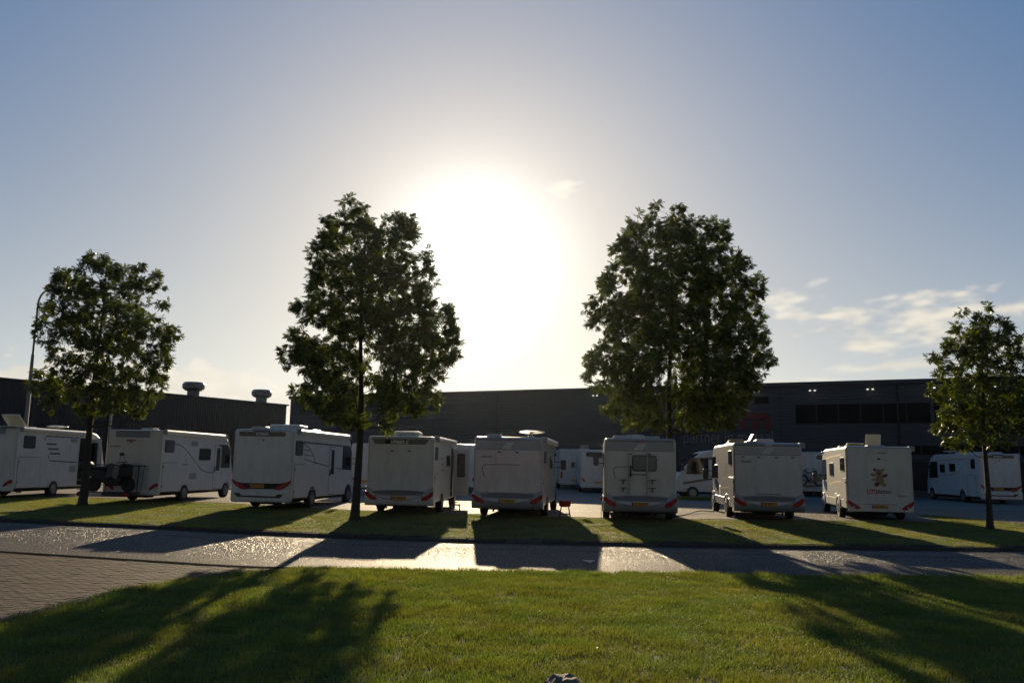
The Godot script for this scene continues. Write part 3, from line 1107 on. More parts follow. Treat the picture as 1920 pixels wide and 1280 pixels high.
func make_sky() -> Sky:
	var W := 3072
	var Hh := W / 2
	var sw := 384
	var small := PackedFloat32Array()
	small.resize(sw * sw / 2 * 3)
	for y in sw / 2:
		for x in sw:
			var c := sky_color((x + 0.5) / sw * TAU - PI, PI / 2 - (y + 0.5) / (sw / 2) * PI)
			var i := (y * sw + x) * 3
			small[i] = c.r
			small[i + 1] = c.g
			small[i + 2] = c.b
	var im := Image.create_from_data(sw, sw / 2, false, Image.FORMAT_RGBF, small.to_byte_array())
	im.resize(W, Hh, Image.INTERPOLATE_BILINEAR)
	var x0 := int(W * (0.5 - 52.0 / 360.0))
	var x1 := int(W * (0.5 + 52.0 / 360.0))
	var y0 := int(Hh * (0.5 - 46.0 / 180.0))
	var y1 := int(Hh * 0.505)
	var det := PackedFloat32Array()
	det.resize((x1 - x0) * (y1 - y0) * 3)
	var i := 0
	for y in range(y0, y1):
		for x in range(x0, x1):
			var c := sky_color((x + 0.5) / W * TAU - PI, PI / 2 - (y + 0.5) / Hh * PI)
			det[i] = c.r
			det[i + 1] = c.g
			det[i + 2] = c.b
			i += 3
	im.blit_rect(Image.create_from_data(x1 - x0, y1 - y0, false, Image.FORMAT_RGBF, det.to_byte_array()), Rect2i(0, 0, x1 - x0, y1 - y0), Vector2i(x0, y0))
	var turned := Image.create_empty(W, Hh, false, Image.FORMAT_RGBF)   # the panorama's middle column looks along +z
	turned.blit_rect(im, Rect2i(W / 2, 0, W / 2, Hh), Vector2i(0, 0))
	turned.blit_rect(im, Rect2i(0, 0, W / 2, Hh), Vector2i(W / 2, 0))
	var p := PanoramaSkyMaterial.new()
	p.panorama = ImageTexture.create_from_image(turned)
	var s := Sky.new()
	s.sky_material = p
	return s


# ---------------------------------------------------------------- buildings
func cladding(w: float, h: float, pitch: float, upright := false) -> ArrayMesh:   # a ribbed sheet, origin at its lower left, facing +z
	var g := Geo.new()
	var n := int((w if upright else h) / pitch)
	for i in n:
		var a := i * pitch
		var cut := [[a, 0.0], [a + pitch * 0.58, 0.0], [a + pitch * 0.7, -0.018], [a + pitch * 0.9, -0.018], [a + pitch, 0.0]]
		for k in 4:
			var p: Array = cut[k]
			var q: Array = cut[k + 1]
			if upright:
				g.quad(Vector3(p[0], 0, p[1]), Vector3(q[0], 0, q[1]), Vector3(q[0], h, q[1]), Vector3(p[0], h, p[1]))
			else:
				g.quad(Vector3(0, p[0], p[1]), Vector3(w, p[0], p[1]), Vector3(w, q[0], q[1]), Vector3(0, q[0], q[1]))
	return g.mesh(-1.0)


func hall_right() -> void:
	var o := thing("industrial_hall", "long dark grey ribbed metal hall lettered partner in metaal behind the parked campers", "building", Vector3(-21.9, 0, -82.2), -atan2(26.0, 50.7))
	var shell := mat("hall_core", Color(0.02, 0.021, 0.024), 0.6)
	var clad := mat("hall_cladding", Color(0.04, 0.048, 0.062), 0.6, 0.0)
	var g := Geo.new()
	g.box(Vector3(42, 3.9, -20.06), Vector3(83.8, 7.8, 40), 0.0)
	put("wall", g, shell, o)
	var rf := Geo.new()
	rf.box(Vector3(42, 7.86, -20), Vector3(84.3, 0.1, 40.4), 0.02)
	rf.box(Vector3(42, 7.96, 0.02), Vector3(84.4, 0.12, 0.3), 0.02)
	put("roof", rf, mat("roof_edge", Color(0.05, 0.05, 0.055), 0.5, 0.3), o)
	var edges := [0.0, 7.8, 15.6, 23.4, 31.2, 39.0, 46.9, 54.7, 62.5, 70.3, 78.1, 84.0]
	for i in edges.size() - 1:
		var p := MeshInstance3D.new()
		p.name = part("cladding_panel", o)
		p.mesh = cladding(edges[i + 1] - edges[i] - 0.05, 7.7, 0.2)
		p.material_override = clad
		p.position = Vector3(edges[i] + 0.025, 0.1, 0.045)
		o.add_child(p)
	var pl := Geo.new()
	pl.box(Vector3(42, 0.2, 0.03), Vector3(84, 0.5, 0.12), 0.01)
	put("plinth", pl, mat("plinth_concrete", Color(0.1, 0.1, 0.1), 0.8), o)
	var F := [Vector3(0, 0, 0.05), Vector3(1, 0, 0), Vector3(0, 1, 0), Vector3(0, 0, 1)]
	var dark := mat("hall_glass", Color(0.012, 0.012, 0.012), 0.5)
	dark.metallic_specular = 0.15
	var fr := mat("hall_frame", Color(0.013, 0.013, 0.013), 0.6)
	for w in [[45.05, 6.45, 46.1, 7.05], [47.95, 4.98, 56.75, 6.4], [56.95, 4.98, 66.0, 6.4], [51.4, 2.85, 53.4, 3.5], [54.65, 2.82, 66.0, 3.5]]:
		var fw := plate(o, "window", F, rrect(w[0], w[1], w[2], w[3]), fr, 0.03, 0.01)
		var n := int(maxf(1.0, round((w[2] - w[0]) / 1.5)))
		for k in n:
			var a := lerpf(w[0], w[2], k / float(n)) + 0.05
			var b := lerpf(w[0], w[2], (k + 1) / float(n)) - 0.05
			plate(fw, "pane", F, rrect(a, w[1] + 0.06, b, w[3] - 0.06), dark, 0.038, 0.0, 0.0)
	for s in [7.8, 23.4, 39.1, 54.75, 70.3]:
		var dp := Geo.new()
		dp.rod(Vector3(s, 0.3, 0.13), Vector3(s, 7.75, 0.13), 0.055, 8)
		for y in [1.5, 4.0, 6.5]:
			dp.box(Vector3(s, y, 0.1), Vector3(0.17, 0.05, 0.12), 0.01)
		add("downpipe", dp, fr, o)
	var gu := Geo.new()
	gu.box(Vector3(42, 7.78, 0.17), Vector3(84.2, 0.14, 0.14), 0.03)
	put("gutter", gu, mat("roof_edge"), o)
	# roller door low down at the right, dark
	for w in [[55.0, 0.45, 58.6, 1.9], [60.0, 0.45, 63.6, 1.9]]:
		var dd := plate(o, "roller_door", F, rrect(w[0], 0.46, w[2], 2.4), mat("roller_dark", Color(0.012, 0.012, 0.014), 0.6), 0.03, 0.01)
		var sl := Geo.new()
		for k in 12:
			sl.box(Vector3((w[0] + w[2]) * 0.5, 0.55 + k * 0.155, 0.085), Vector3(w[2] - w[0] - 0.15, 0.12, 0.02), 0.006)
		put("slat", sl, mat("roller_dark"), dd)
	# the sign
	var red := mat("sign_red", Color(0.11, 0.008, 0.009), 0.6)
	for q in [poly([44.02, 5.35, 44.02, 5.8, 45.75, 5.8, 46.0, 5.73, 46.16, 5.55, 46.2, 5.3, 46.2, 4.55, 45.72, 4.55, 45.72, 5.35]), rrect(44.02, 4.55, 44.47, 5.22), rrect(44.87, 4.55, 45.32, 5.22), rrect(43.1, 5.35, 43.62, 5.8, 0.03), rrect(43.1, 4.55, 43.62, 4.95, 0.03)]:
		plate(o, "sign_block", F, q, red, 0.075, 0.006, 0.0)
	write("sign_lettering", "partner in metaal", 0.86, mat("sign_grey", Color(0.14, 0.15, 0.17), 0.5), o, [Vector3(0, 0, 0.05), Vector3(1, 0, 0), Vector3(0, 1, 0), Vector3(0, 0, 1)], 43.0, 3.98, 0.03, false, 6.66)
	var k := 0
	for s in [32.4, 37.6, 41.4, 45.25, 49.2, 53.05, 56.9, 60.8]:
		var lt := thing("wall_lamp", "", "lamp", o.transform * Vector3(s, 7.38, 0.12), o.rotation.y, "twin wall lamps under the dark hall's roof edge")
		lt.set_meta("label", ["lone twin wall lamp near the middle of the dark hall", "twin wall lamp behind the right-hand big tree's crown, left of the two", "twin wall lamp behind the right-hand big tree's crown, right of the two", "twin wall lamp just above the small dark window", "twin wall lamp above the left end of the long dark window", "twin wall lamp above the middle of the long dark window", "twin wall lamp where the long window meets the rightmost tree's crown", "twin wall lamp at the far right end of the hall"][k])
		k += 1
		var h := Geo.new()
		h.box(Vector3(0, 0.0, -0.02), Vector3(0.62, 0.1, 0.16), 0.02)
		put("housing", h, mat("hall_frame"), lt)
		for sx in [-0.17, 0.17]:
			var e := Geo.new()
			e.box(Vector3(sx, -0.01, 0.07), Vector3(0.15, 0.09, 0.03), 0.01)
			var em := mat("lamp_glow", Color(0.8, 0.8, 0.78), 0.4)
			em.emission_enabled = true
			em.emission = Color(1.0, 0.97, 0.9)
			em.emission_energy_multiplier = 0.5
			put(part("lens", lt), e, em, lt)
		var li := OmniLight3D.new()
		li.name = "glow"
		li.light_color = Color(1.0, 0.97, 0.9)
		li.light_energy = 0.012
		li.light_size = 0.1
		li.omni_range = 12.0
		li.omni_attenuation = 2.0
		li.shadow_enabled = true
		li.position = Vector3(0, -0.02, 0.2)
		lt.add_child(li)


func hall_left() -> void:
	var o := thing("industrial_hall", "black metal hall at the far left with two round roof vents", "building", Vector3(-41.5, 0, -67.0), atan2(27.0, 15.9))
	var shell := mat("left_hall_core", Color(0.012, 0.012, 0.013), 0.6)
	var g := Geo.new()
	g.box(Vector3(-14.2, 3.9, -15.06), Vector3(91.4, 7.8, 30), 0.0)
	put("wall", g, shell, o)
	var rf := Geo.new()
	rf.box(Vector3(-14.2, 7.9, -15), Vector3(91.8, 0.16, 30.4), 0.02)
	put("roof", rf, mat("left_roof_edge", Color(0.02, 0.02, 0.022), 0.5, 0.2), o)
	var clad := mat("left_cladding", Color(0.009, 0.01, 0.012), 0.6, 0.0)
	for i in 8:
		var p := MeshInstance3D.new()
		p.name = part("cladding_panel", o)
		p.mesh = cladding(7.22, 7.7, 0.3, true)
		p.material_override = clad
		p.position = Vector3(24.25 - i * 7.27, 0.1, 0.045)
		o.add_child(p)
	for s in [20.7, 30.0]:
		var v := thing("roof_vent", ("larger, nearer round roof vent with flared cap on the black hall" if s < 25.0 else "smaller, farther round roof vent at the black hall's right end"), "roof vent", o.transform * Vector3(s, 7.9, -2.5), 0.0, "roof vents on the black hall")
		var st := Geo.new()
		st.lathe([[0.62, -0.1], [0.62, 0.85]], 16)
		put("stack", st, mat("vent_metal", Color(0.12, 0.13, 0.15), 0.45, 0.5), v)
		var cp := Geo.new()
		cp.lathe([[0.6, 0.82], [0.82, 0.8], [1.12, 1.05], [1.14, 1.45], [0.95, 1.68], [0.0, 1.72]], 16)
		put("cap", cp, mat("vent_metal"), v, 20.0)


# ---------------------------------------------------------------- small things
func street_lamp() -> void:
	var o := thing("street_lamp", "tall slim grey lamp post whose bent arm reaches into the leftmost tree", "street lamp", Vector3(-23.35, 0, -40.0))
	var m := mat("lamp_metal", Color(0.16, 0.16, 0.165), 0.5, 0.4)
	var g := Geo.new()
	g.lathe([[0.13, 0.0], [0.13, 1.1], [0.1, 1.14], [0.09, 5.4], [0.075, 6.6], [0.055, 6.66], [0.05, 9.1]], 12)
	put("pole", g, m, o)
	var a := Geo.new()
	var pts := PackedVector3Array()
	for i in 8:
		var t := PI / 2 * i / 7
		pts.push_back(Vector3(0.5 * (1.0 - cos(t)), 9.1 + 0.75 * sin(t), 0))
	pts.push_back(Vector3(1.3, 10.05, 0))
	pts.push_back(Vector3(2.1, 10.2, 0))
	a.tube(pts, PackedFloat32Array([0.05, 0.05, 0.048, 0.047, 0.046, 0.045, 0.044, 0.043, 0.042, 0.04]), 8)
	put("arm", a, m, o)
	var h := Geo.new()
	h.box(Vector3(2.45, 10.03, 0), Vector3(0.75, 0.13, 0.26), 0.04, Transform3D(Basis(Vector3(0, 0, 1), 0.12), Vector3(1.2, -0.02, 0)))
	put("lantern", h, m, o)
	var p := thing("mast", "thin plain grey post behind the leftmost tree between two campers", "pole", Vector3(-19.3, 0, -40.0))
	var pg := Geo.new()
	pg.lathe([[0.07, 0.0], [0.055, 5.6], [0.0, 5.62]], 10)
	put("pole", pg, m, p)


func bicycle(label: String, at: Vector3, yaw: float, tint: Color, key: String) -> void:
	var o := thing("bicycle", label, "bicycle", at, yaw, "bicycles on the rear rack")
	var fm := mat(key, tint, 0.4)
	var rub := mat("rubber", Color(0.018, 0.018, 0.019), 0.8)
	for x in [-0.54, 0.54]:
		var pts := PackedVector3Array()
		for i in 25:
			pts.push_back(Vector3(x + cos(TAU * i / 24) * 0.33, 0.34 + sin(TAU * i / 24) * 0.33, 0))
		var w := Geo.new()
		w.tube(pts, PackedFloat32Array([0.024]), 6, false)
		var wm := add("wheel", w, rub, o)
		var sp := Geo.new()
		for i in 9:
			var a := PI * i / 9
			sp.rod(Vector3(x - cos(a) * 0.31, 0.34 - sin(a) * 0.31, 0.01), Vector3(x + cos(a) * 0.31, 0.34 + sin(a) * 0.31, -0.01), 0.003, 3)
		sp.rod(Vector3(x, 0.34, -0.05), Vector3(x, 0.34, 0.05), 0.03, 8)
		put("spoke", sp, mat("spoke_metal", Color(0.25, 0.25, 0.25), 0.4, 0.8), wm)
	var f := Geo.new()
	var bb := Vector3(-0.08, 0.29, 0)
	var seat := Vector3(-0.24, 0.86, 0)
	var head := Vector3(0.36, 0.86, 0)
	for s in [[bb, seat, 0.018], [bb, Vector3(0.38, 0.7, 0), 0.022], [Vector3(-0.21, 0.76, 0), head, 0.018], [bb, Vector3(-0.54, 0.34, 0), 0.013], [Vector3(-0.21, 0.74, 0), Vector3(-0.54, 0.34, 0), 0.011], [Vector3(0.54, 0.34, 0), Vector3(0.34, 0.98, 0), 0.017]]:
		f.rod(s[0], s[1], s[2], 7)
	put("frame", f, fm, o)
	var sd := Geo.new()
	sd.ball(Vector3(-0.27, 0.92, 0), Vector3(0.14, 0.04, 0.09), 5, 10)
	put("saddle", sd, mat("black_plastic"), o)
	var hb := Geo.new()
	hb.tube(PackedVector3Array([Vector3(0.18, 1.07, -0.3), Vector3(0.3, 1.05, -0.2), Vector3(0.34, 1.02, 0), Vector3(0.3, 1.05, 0.2), Vector3(0.18, 1.07, 0.3)]), PackedFloat32Array([0.015]), 6)
	put("handlebar", hb, mat("black_plastic"), o)
	var cr := Geo.new()
	cr.lathe([[0.09, -0.005], [0.09, 0.005], [0.0, 0.005]], 16, Transform3D(Basis(Vector3(1, 0, 0), PI / 2), bb + Vector3(0, 0, 0.04)))
	cr.rod(bb + Vector3(0, 0, 0.06), bb + Vector3(0.12, -0.12, 0.07), 0.012)
	cr.box(bb + Vector3(0.12, -0.13, 0.11), Vector3(0.09, 0.02, 0.07), 0.005)
	put("crank", cr, mat("black_plastic"), o)
	var rk := Geo.new()
	rk.box(Vector3(-0.55, 0.74, 0), Vector3(0.36, 0.015, 0.13), 0.004)
	for z in [-0.07, 0.07]:
		rk.rod(Vector3(-0.6, 0.73, z), Vector3(-0.54, 0.36, z), 0.006, 4)
	put("luggage_carrier", rk, mat("black_plastic"), o)


func moped(van: Node3D) -> void:   # a dark scooter strapped across the rack
	var o := thing("moped", "dark scooter with top box strapped on the rear rack behind the leftmost tree", "scooter", van.transform * Vector3(-0.55, 0.42, 0.5), van.rotation.y)
	o.scale = Vector3.ONE * 1.12
	var dk := mat("moped_black", Color(0.008, 0.008, 0.01), 0.55)
	var rub := mat("rubber")
	for x in [-0.62, 0.62]:
		var t := Geo.new()
		t.lathe([[0.13, -0.05], [0.22, -0.055], [0.25, -0.03], [0.25, 0.03], [0.22, 0.055], [0.13, 0.05], [0.0, 0.045]], 20, Transform3D(Basis(Vector3(1, 0, 0), PI / 2), Vector3(x, 0.26, 0)))
		add("wheel", t, rub, o)
	var b := Geo.new()
	var S := []
	for s in [[-0.85, 0.62, 0.74, 0.08], [-0.6, 0.45, 0.78, 0.15], [-0.2, 0.3, 0.76, 0.16], [-0.05, 0.22, 0.5, 0.15], [0.22, 0.22, 0.36, 0.15], [0.34, 0.24, 0.7, 0.18], [0.46, 0.4, 0.86, 0.16], [0.56, 0.55, 0.84, 0.08]]:
		var r := ring_at(0.0, s[3], s[1], s[2], 0.05, 0.05)
		var q := PackedVector3Array()
		for p in r:
			q.push_back(Vector3(s[0], p.y, p.x))
		q.reverse()
		S.push_back(q)
	S.reverse()
	for q in S:
		q.reverse()
	b.loft(S)
	put("body", b, dk, o)
	var se := Geo.new()
	se.box(Vector3(-0.42, 0.82, 0), Vector3(0.75, 0.12, 0.27), 0.05)
	put("seat", se, mat("black_plastic"), o)
	var tb := Geo.new()
	tb.box(Vector3(-0.95, 0.86, 0), Vector3(0.4, 0.32, 0.4), 0.08)
	put("top_box", tb, dk, o)
	var hb := Geo.new()
	hb.tube(PackedVector3Array([Vector3(0.32, 1.0, -0.34), Vector3(0.4, 1.02, -0.1), Vector3(0.4, 1.02, 0.1), Vector3(0.32, 1.0, 0.34)]), PackedFloat32Array([0.018]), 6)
	hb.rod(Vector3(0.5, 0.6, 0), Vector3(0.4, 1.02, 0), 0.03)
	put("handlebar", hb, mat("black_plastic"), o)
	for z in [-0.26, 0.26]:
		var mr := Geo.new()
		mr.rod(Vector3(0.36, 1.0, z), Vector3(0.3 + z * 0.5, 1.24, z * 1.1), 0.008, 5)
		mr.ball(Vector3(0.3 + z * 0.55, 1.3, z * 1.15), Vector3(0.07, 0.055, 0.03), 5, 8)
		add("mirror", mr, mat("black_plastic"), o)
	var sc := Geo.new()
	sc.prism(rrect(-0.1, 0.0, 0.12, 0.5, 0.08), [Vector3(-0.02, 0.5, 0.2), Vector3(1, 0, 0), Vector3(0.2, 0.98, 0).normalized(), Vector3(0, 0, 1)], 0.0, 0.01)
	put("leg_shield", sc, mat("moped_grey", Color(0.05, 0.055, 0.06), 0.5), o)
	var pn := Geo.new()
	pn.box(Vector3(0.55, 0.72, 0.1), Vector3(0.42, 0.5, 0.34), 0.08)
	put("covered_bag", pn, dk, o)
	var tl := Geo.new()
	tl.box(Vector3(-0.9, 0.66, 0.05), Vector3(0.06, 0.06, 0.2), 0.015)
	put("tail_lamp", tl, mat("red_lens"), o)
	# the rack belongs to the van
	var rk := Geo.new()
	for y in [0.34, 0.4]:
		rk.box(Vector3(-0.6, y, 0.5 if y > 0.35 else 0.2), Vector3(2.4 if y > 0.35 else 1.0, 0.06, 0.24 if y > 0.35 else 0.5), 0.015)
	for x in [-1.0, 0.3]:
		rk.rod(Vector3(x, 0.4, 0.12), Vector3(x, 1.45, 0.1), 0.02)
	rk.rod(Vector3(-1.7, 1.46, 0.14), Vector3(0.6, 1.44, 0.14), 0.022)
	rk.rod(Vector3(0.55, 0.5, 0.3), Vector3(0.55, 1.44, 0.14), 0.012)
	var rm := add("load_rack", rk, mat("rack_black", Color(0.02, 0.02, 0.022), 0.5), van)
	var lb := Geo.new()
	lb.box(Vector3(-0.75, 0.33, 0.66), Vector3(2.1, 0.16, 0.04), 0.01)
	put("light_board", lb, mat("board_black", Color(0.02, 0.025, 0.03), 0.5), rm)
	var rl := Geo.new()
	for x in [-1.65, 0.15]:
		rl.box(Vector3(x, 0.33, 0.684), Vector3(0.32, 0.11, 0.02), 0.006)
	put("lamp", rl, mat("red_lens"), rm)
	var wp := Geo.new()
	wp.box(Vector3(-1.05, 0.34, 0.684), Vector3(0.5, 0.11, 0.015), 0.004)
	put("white_plate", wp, mat("plate_white", Color(0.45, 0.46, 0.47), 0.5), rm)


func litter() -> void:   # a few dropped leaves, and daisies, too many and small to place singly
	var lg := Geo.new()
	lg.tri(Vector3(-0.03, 0, 0), Vector3(0, 0.006, 0.014), Vector3(0.032, 0.004, 0))
	lg.tri(Vector3(-0.03, 0, 0), Vector3(0.032, 0.004, 0), Vector3(0, 0.008, -0.014))
	var lm := mat("dry_leaf", Color(1, 1, 1), 0.6)
	lm.vertex_color_use_as_albedo = true
	lm.backlight_enabled = true
	lm.backlight = Color(0.6, 0.5, 0.3)
	var xf: Array[Transform3D] = []
	var tint := PackedColorArray()
	for i in 520:
		var z := rng.randf_range(-30.0, -7.0)
		var x := rng.randf_range(-16.0, 17.0)
		var y := -0.135
		if z < kerb_z(x) - 0.3 and z > lerp_line(YARD, x):
			y = verge_y(x, z) + 0.045
		elif not (z > lerp_line(NEAR, x) and x > lerp_line(LEFT, z)):
			if i % 5:
				continue
			y = -0.16 if z > kerb_z(x) + 0.2 else 0.03
		xf.push_back(Transform3D(Basis.from_euler(Vector3(rng.randfn() * 0.5, rng.randf() * TAU, rng.randfn() * 0.5)).scaled(Vector3.ONE * rng.randf_range(0.6, 1.2)), Vector3(x, y, z)))
		var k := rng.randf()
		tint.push_back(Color(0.2, 0.13, 0.04) if k < 0.5 else Color(0.12, 0.07, 0.03) if k < 0.8 else Color(0.5, 0.5, 0.42))
	scatter("fallen_leaves", "scattered small dropped leaves and petals lying on the grass and paving", "fallen leaves", lg.mesh(-1.0), lm, xf, tint)


func barbecue(at: Vector3) -> void:
	var o := thing("barbecue", "small red portable barbecue on thin black legs on the grass", "barbecue", at)
	var blk := mat("black_plastic")
	var g := Geo.new()
	g.lathe([[0.0, 0.38], [0.15, 0.39], [0.19, 0.43], [0.205, 0.58], [0.215, 0.6], [0.2, 0.6], [0.19, 0.55], [0.0, 0.52]], 20)
	put("fire_bowl", g, mat("barbecue_red", Color(0.3, 0.03, 0.022), 0.35), o)
	var r := Geo.new()
	r.lathe([[0.0, 0.585], [0.2, 0.585], [0.2, 0.596], [0.0, 0.596]], 20)
	put("grate", r, mat("grate_metal", Color(0.12, 0.12, 0.12), 0.5, 0.7), o)
	for k in 4:
		var a := PI / 4 + PI / 2 * k
		var l := Geo.new()
		l.rod(Vector3(cos(a) * 0.16, 0.42, sin(a) * 0.16), Vector3(cos(a) * 0.28, -0.02, sin(a) * 0.28), 0.012)
		add("leg", l, blk, o)
	var s := Geo.new()
	s.lathe([[0.0, 0.14], [0.17, 0.14], [0.19, 0.17], [0.0, 0.17]], 16)
	put("shelf", s, blk, o)
	var h := Geo.new()
	h.tube(PackedVector3Array([Vector3(0.2, 0.52, 0), Vector3(0.26, 0.52, 0.06), Vector3(0.26, 0.52, -0.06), Vector3(0.2, 0.52, 0)]), PackedFloat32Array([0.01]), 5)
	put("handle", h, blk, o)


func boulder(at: Vector3) -> void:
	var g := Geo.new()
	var rings := []
	for i in 7:
		var t := i / 6.0
		var ring := PackedVector3Array()
		for k in 14:
			var a := TAU * k / 14
			var r := lerpf(0.17, 0.085, pow(t, 2.6)) * (1.0 + 0.16 * noise.get_noise_3d(cos(a) * 60.0, t * 70.0, sin(a) * 60.0))
			r *= 1.0 + 0.1 * absf(cos(a * 2.0))
			ring.push_back(at + Vector3(cos(a) * r * 1.15, t * 0.2 - 0.06 + 0.03 * noise.get_noise_2d(k * 22.0, 5.0 + i * 9.0), sin(a) * r))
		rings.push_back(ring)
	rings.reverse()
	for q in rings:
		q.reverse()
	g.loft(rings)
	var m := mat("boulder_stone", Color(0.2, 0.17, 0.14), 0.85)
	m.albedo_texture = noise_tex(0.02, 61, [0.0, lin(0.5, 0.42, 0.36), 0.5, lin(0.8, 0.75, 0.68), 1.0, lin(1, 1, 1)], 256)
	m.heightmap_enabled = true
	m.heightmap_texture = noise_tex(0.03, 62, [], 256)
	m.heightmap_scale = 1.2
	world_tex(m, 3.0)
	var o := put("boulder", g, m, self, 30.0)
	tag(o, "weathered brown stone poking up from the lawn at the bottom edge", "stone")


# ---------------------------------------------------------------- the scene
func _ready() -> void:
	rng.seed = 41
	noise.seed = 7
	noise.noise_type = FastNoiseLite.TYPE_SIMPLEX
	noise.frequency = 0.02
	noise.fractal_octaves = 3
	var cam := Camera3D.new()
	cam.name = "camera"
	cam.fov = rad_to_deg(2.0 * atan(640.0 / 1550.0))
	cam.position = Vector3(0, 1.775, 0)
	cam.rotation = Vector3(deg_to_rad(8.4), 0, deg_to_rad(1.0))
	cam.near = 0.05
	cam.far = 1500.0
	add_child(cam)
	cam.make_current()
	var env := Environment.new()
	env.background_mode = Environment.BG_SKY
	env.sky = make_sky()
	env.background_energy_multiplier = 0.667
	env.tonemap_mode = Environment.TONE_MAPPER_LINEAR
	env.tonemap_exposure = 1.5
	env.volumetric_fog_enabled = true   # thin morning haze, scattering forwards
	env.volumetric_fog_density = 0.00004
	env.volumetric_fog_albedo = Color(0.86, 0.93, 1.0)
	env.volumetric_fog_anisotropy = 0.82
	env.sdfgi_enabled = true
	env.ssao_enabled = true
	env.ssil_enabled = true
	var we := WorldEnvironment.new()
	we.name = "environment"
	we.environment = env
	add_child(we)
	var sun := DirectionalLight3D.new()
	sun.name = "sun"
	sun.light_energy = 1.6
	sun.light_color = Color(1.0, 0.9, 0.74)
	sun.light_angular_distance = 0.53
	sun.shadow_enabled = true
	sun.sky_mode = DirectionalLight3D.SKY_MODE_LIGHT_ONLY
	sun.basis = Basis.looking_at(-Vector3(sin(SUN_AZ) * cos(SUN_EL), sin(SUN_EL), -cos(SUN_AZ) * cos(SUN_EL)))
	add_child(sun)
	ground()
	hall_right()
	hall_left()
	vans()
	plants()
	street_lamp()
	barbecue(Vector3(1.85, 0.0, -27.9))
	small_things()
	boulder(Vector3(0.49, -0.17, -7.45))
	grass()
	litter()


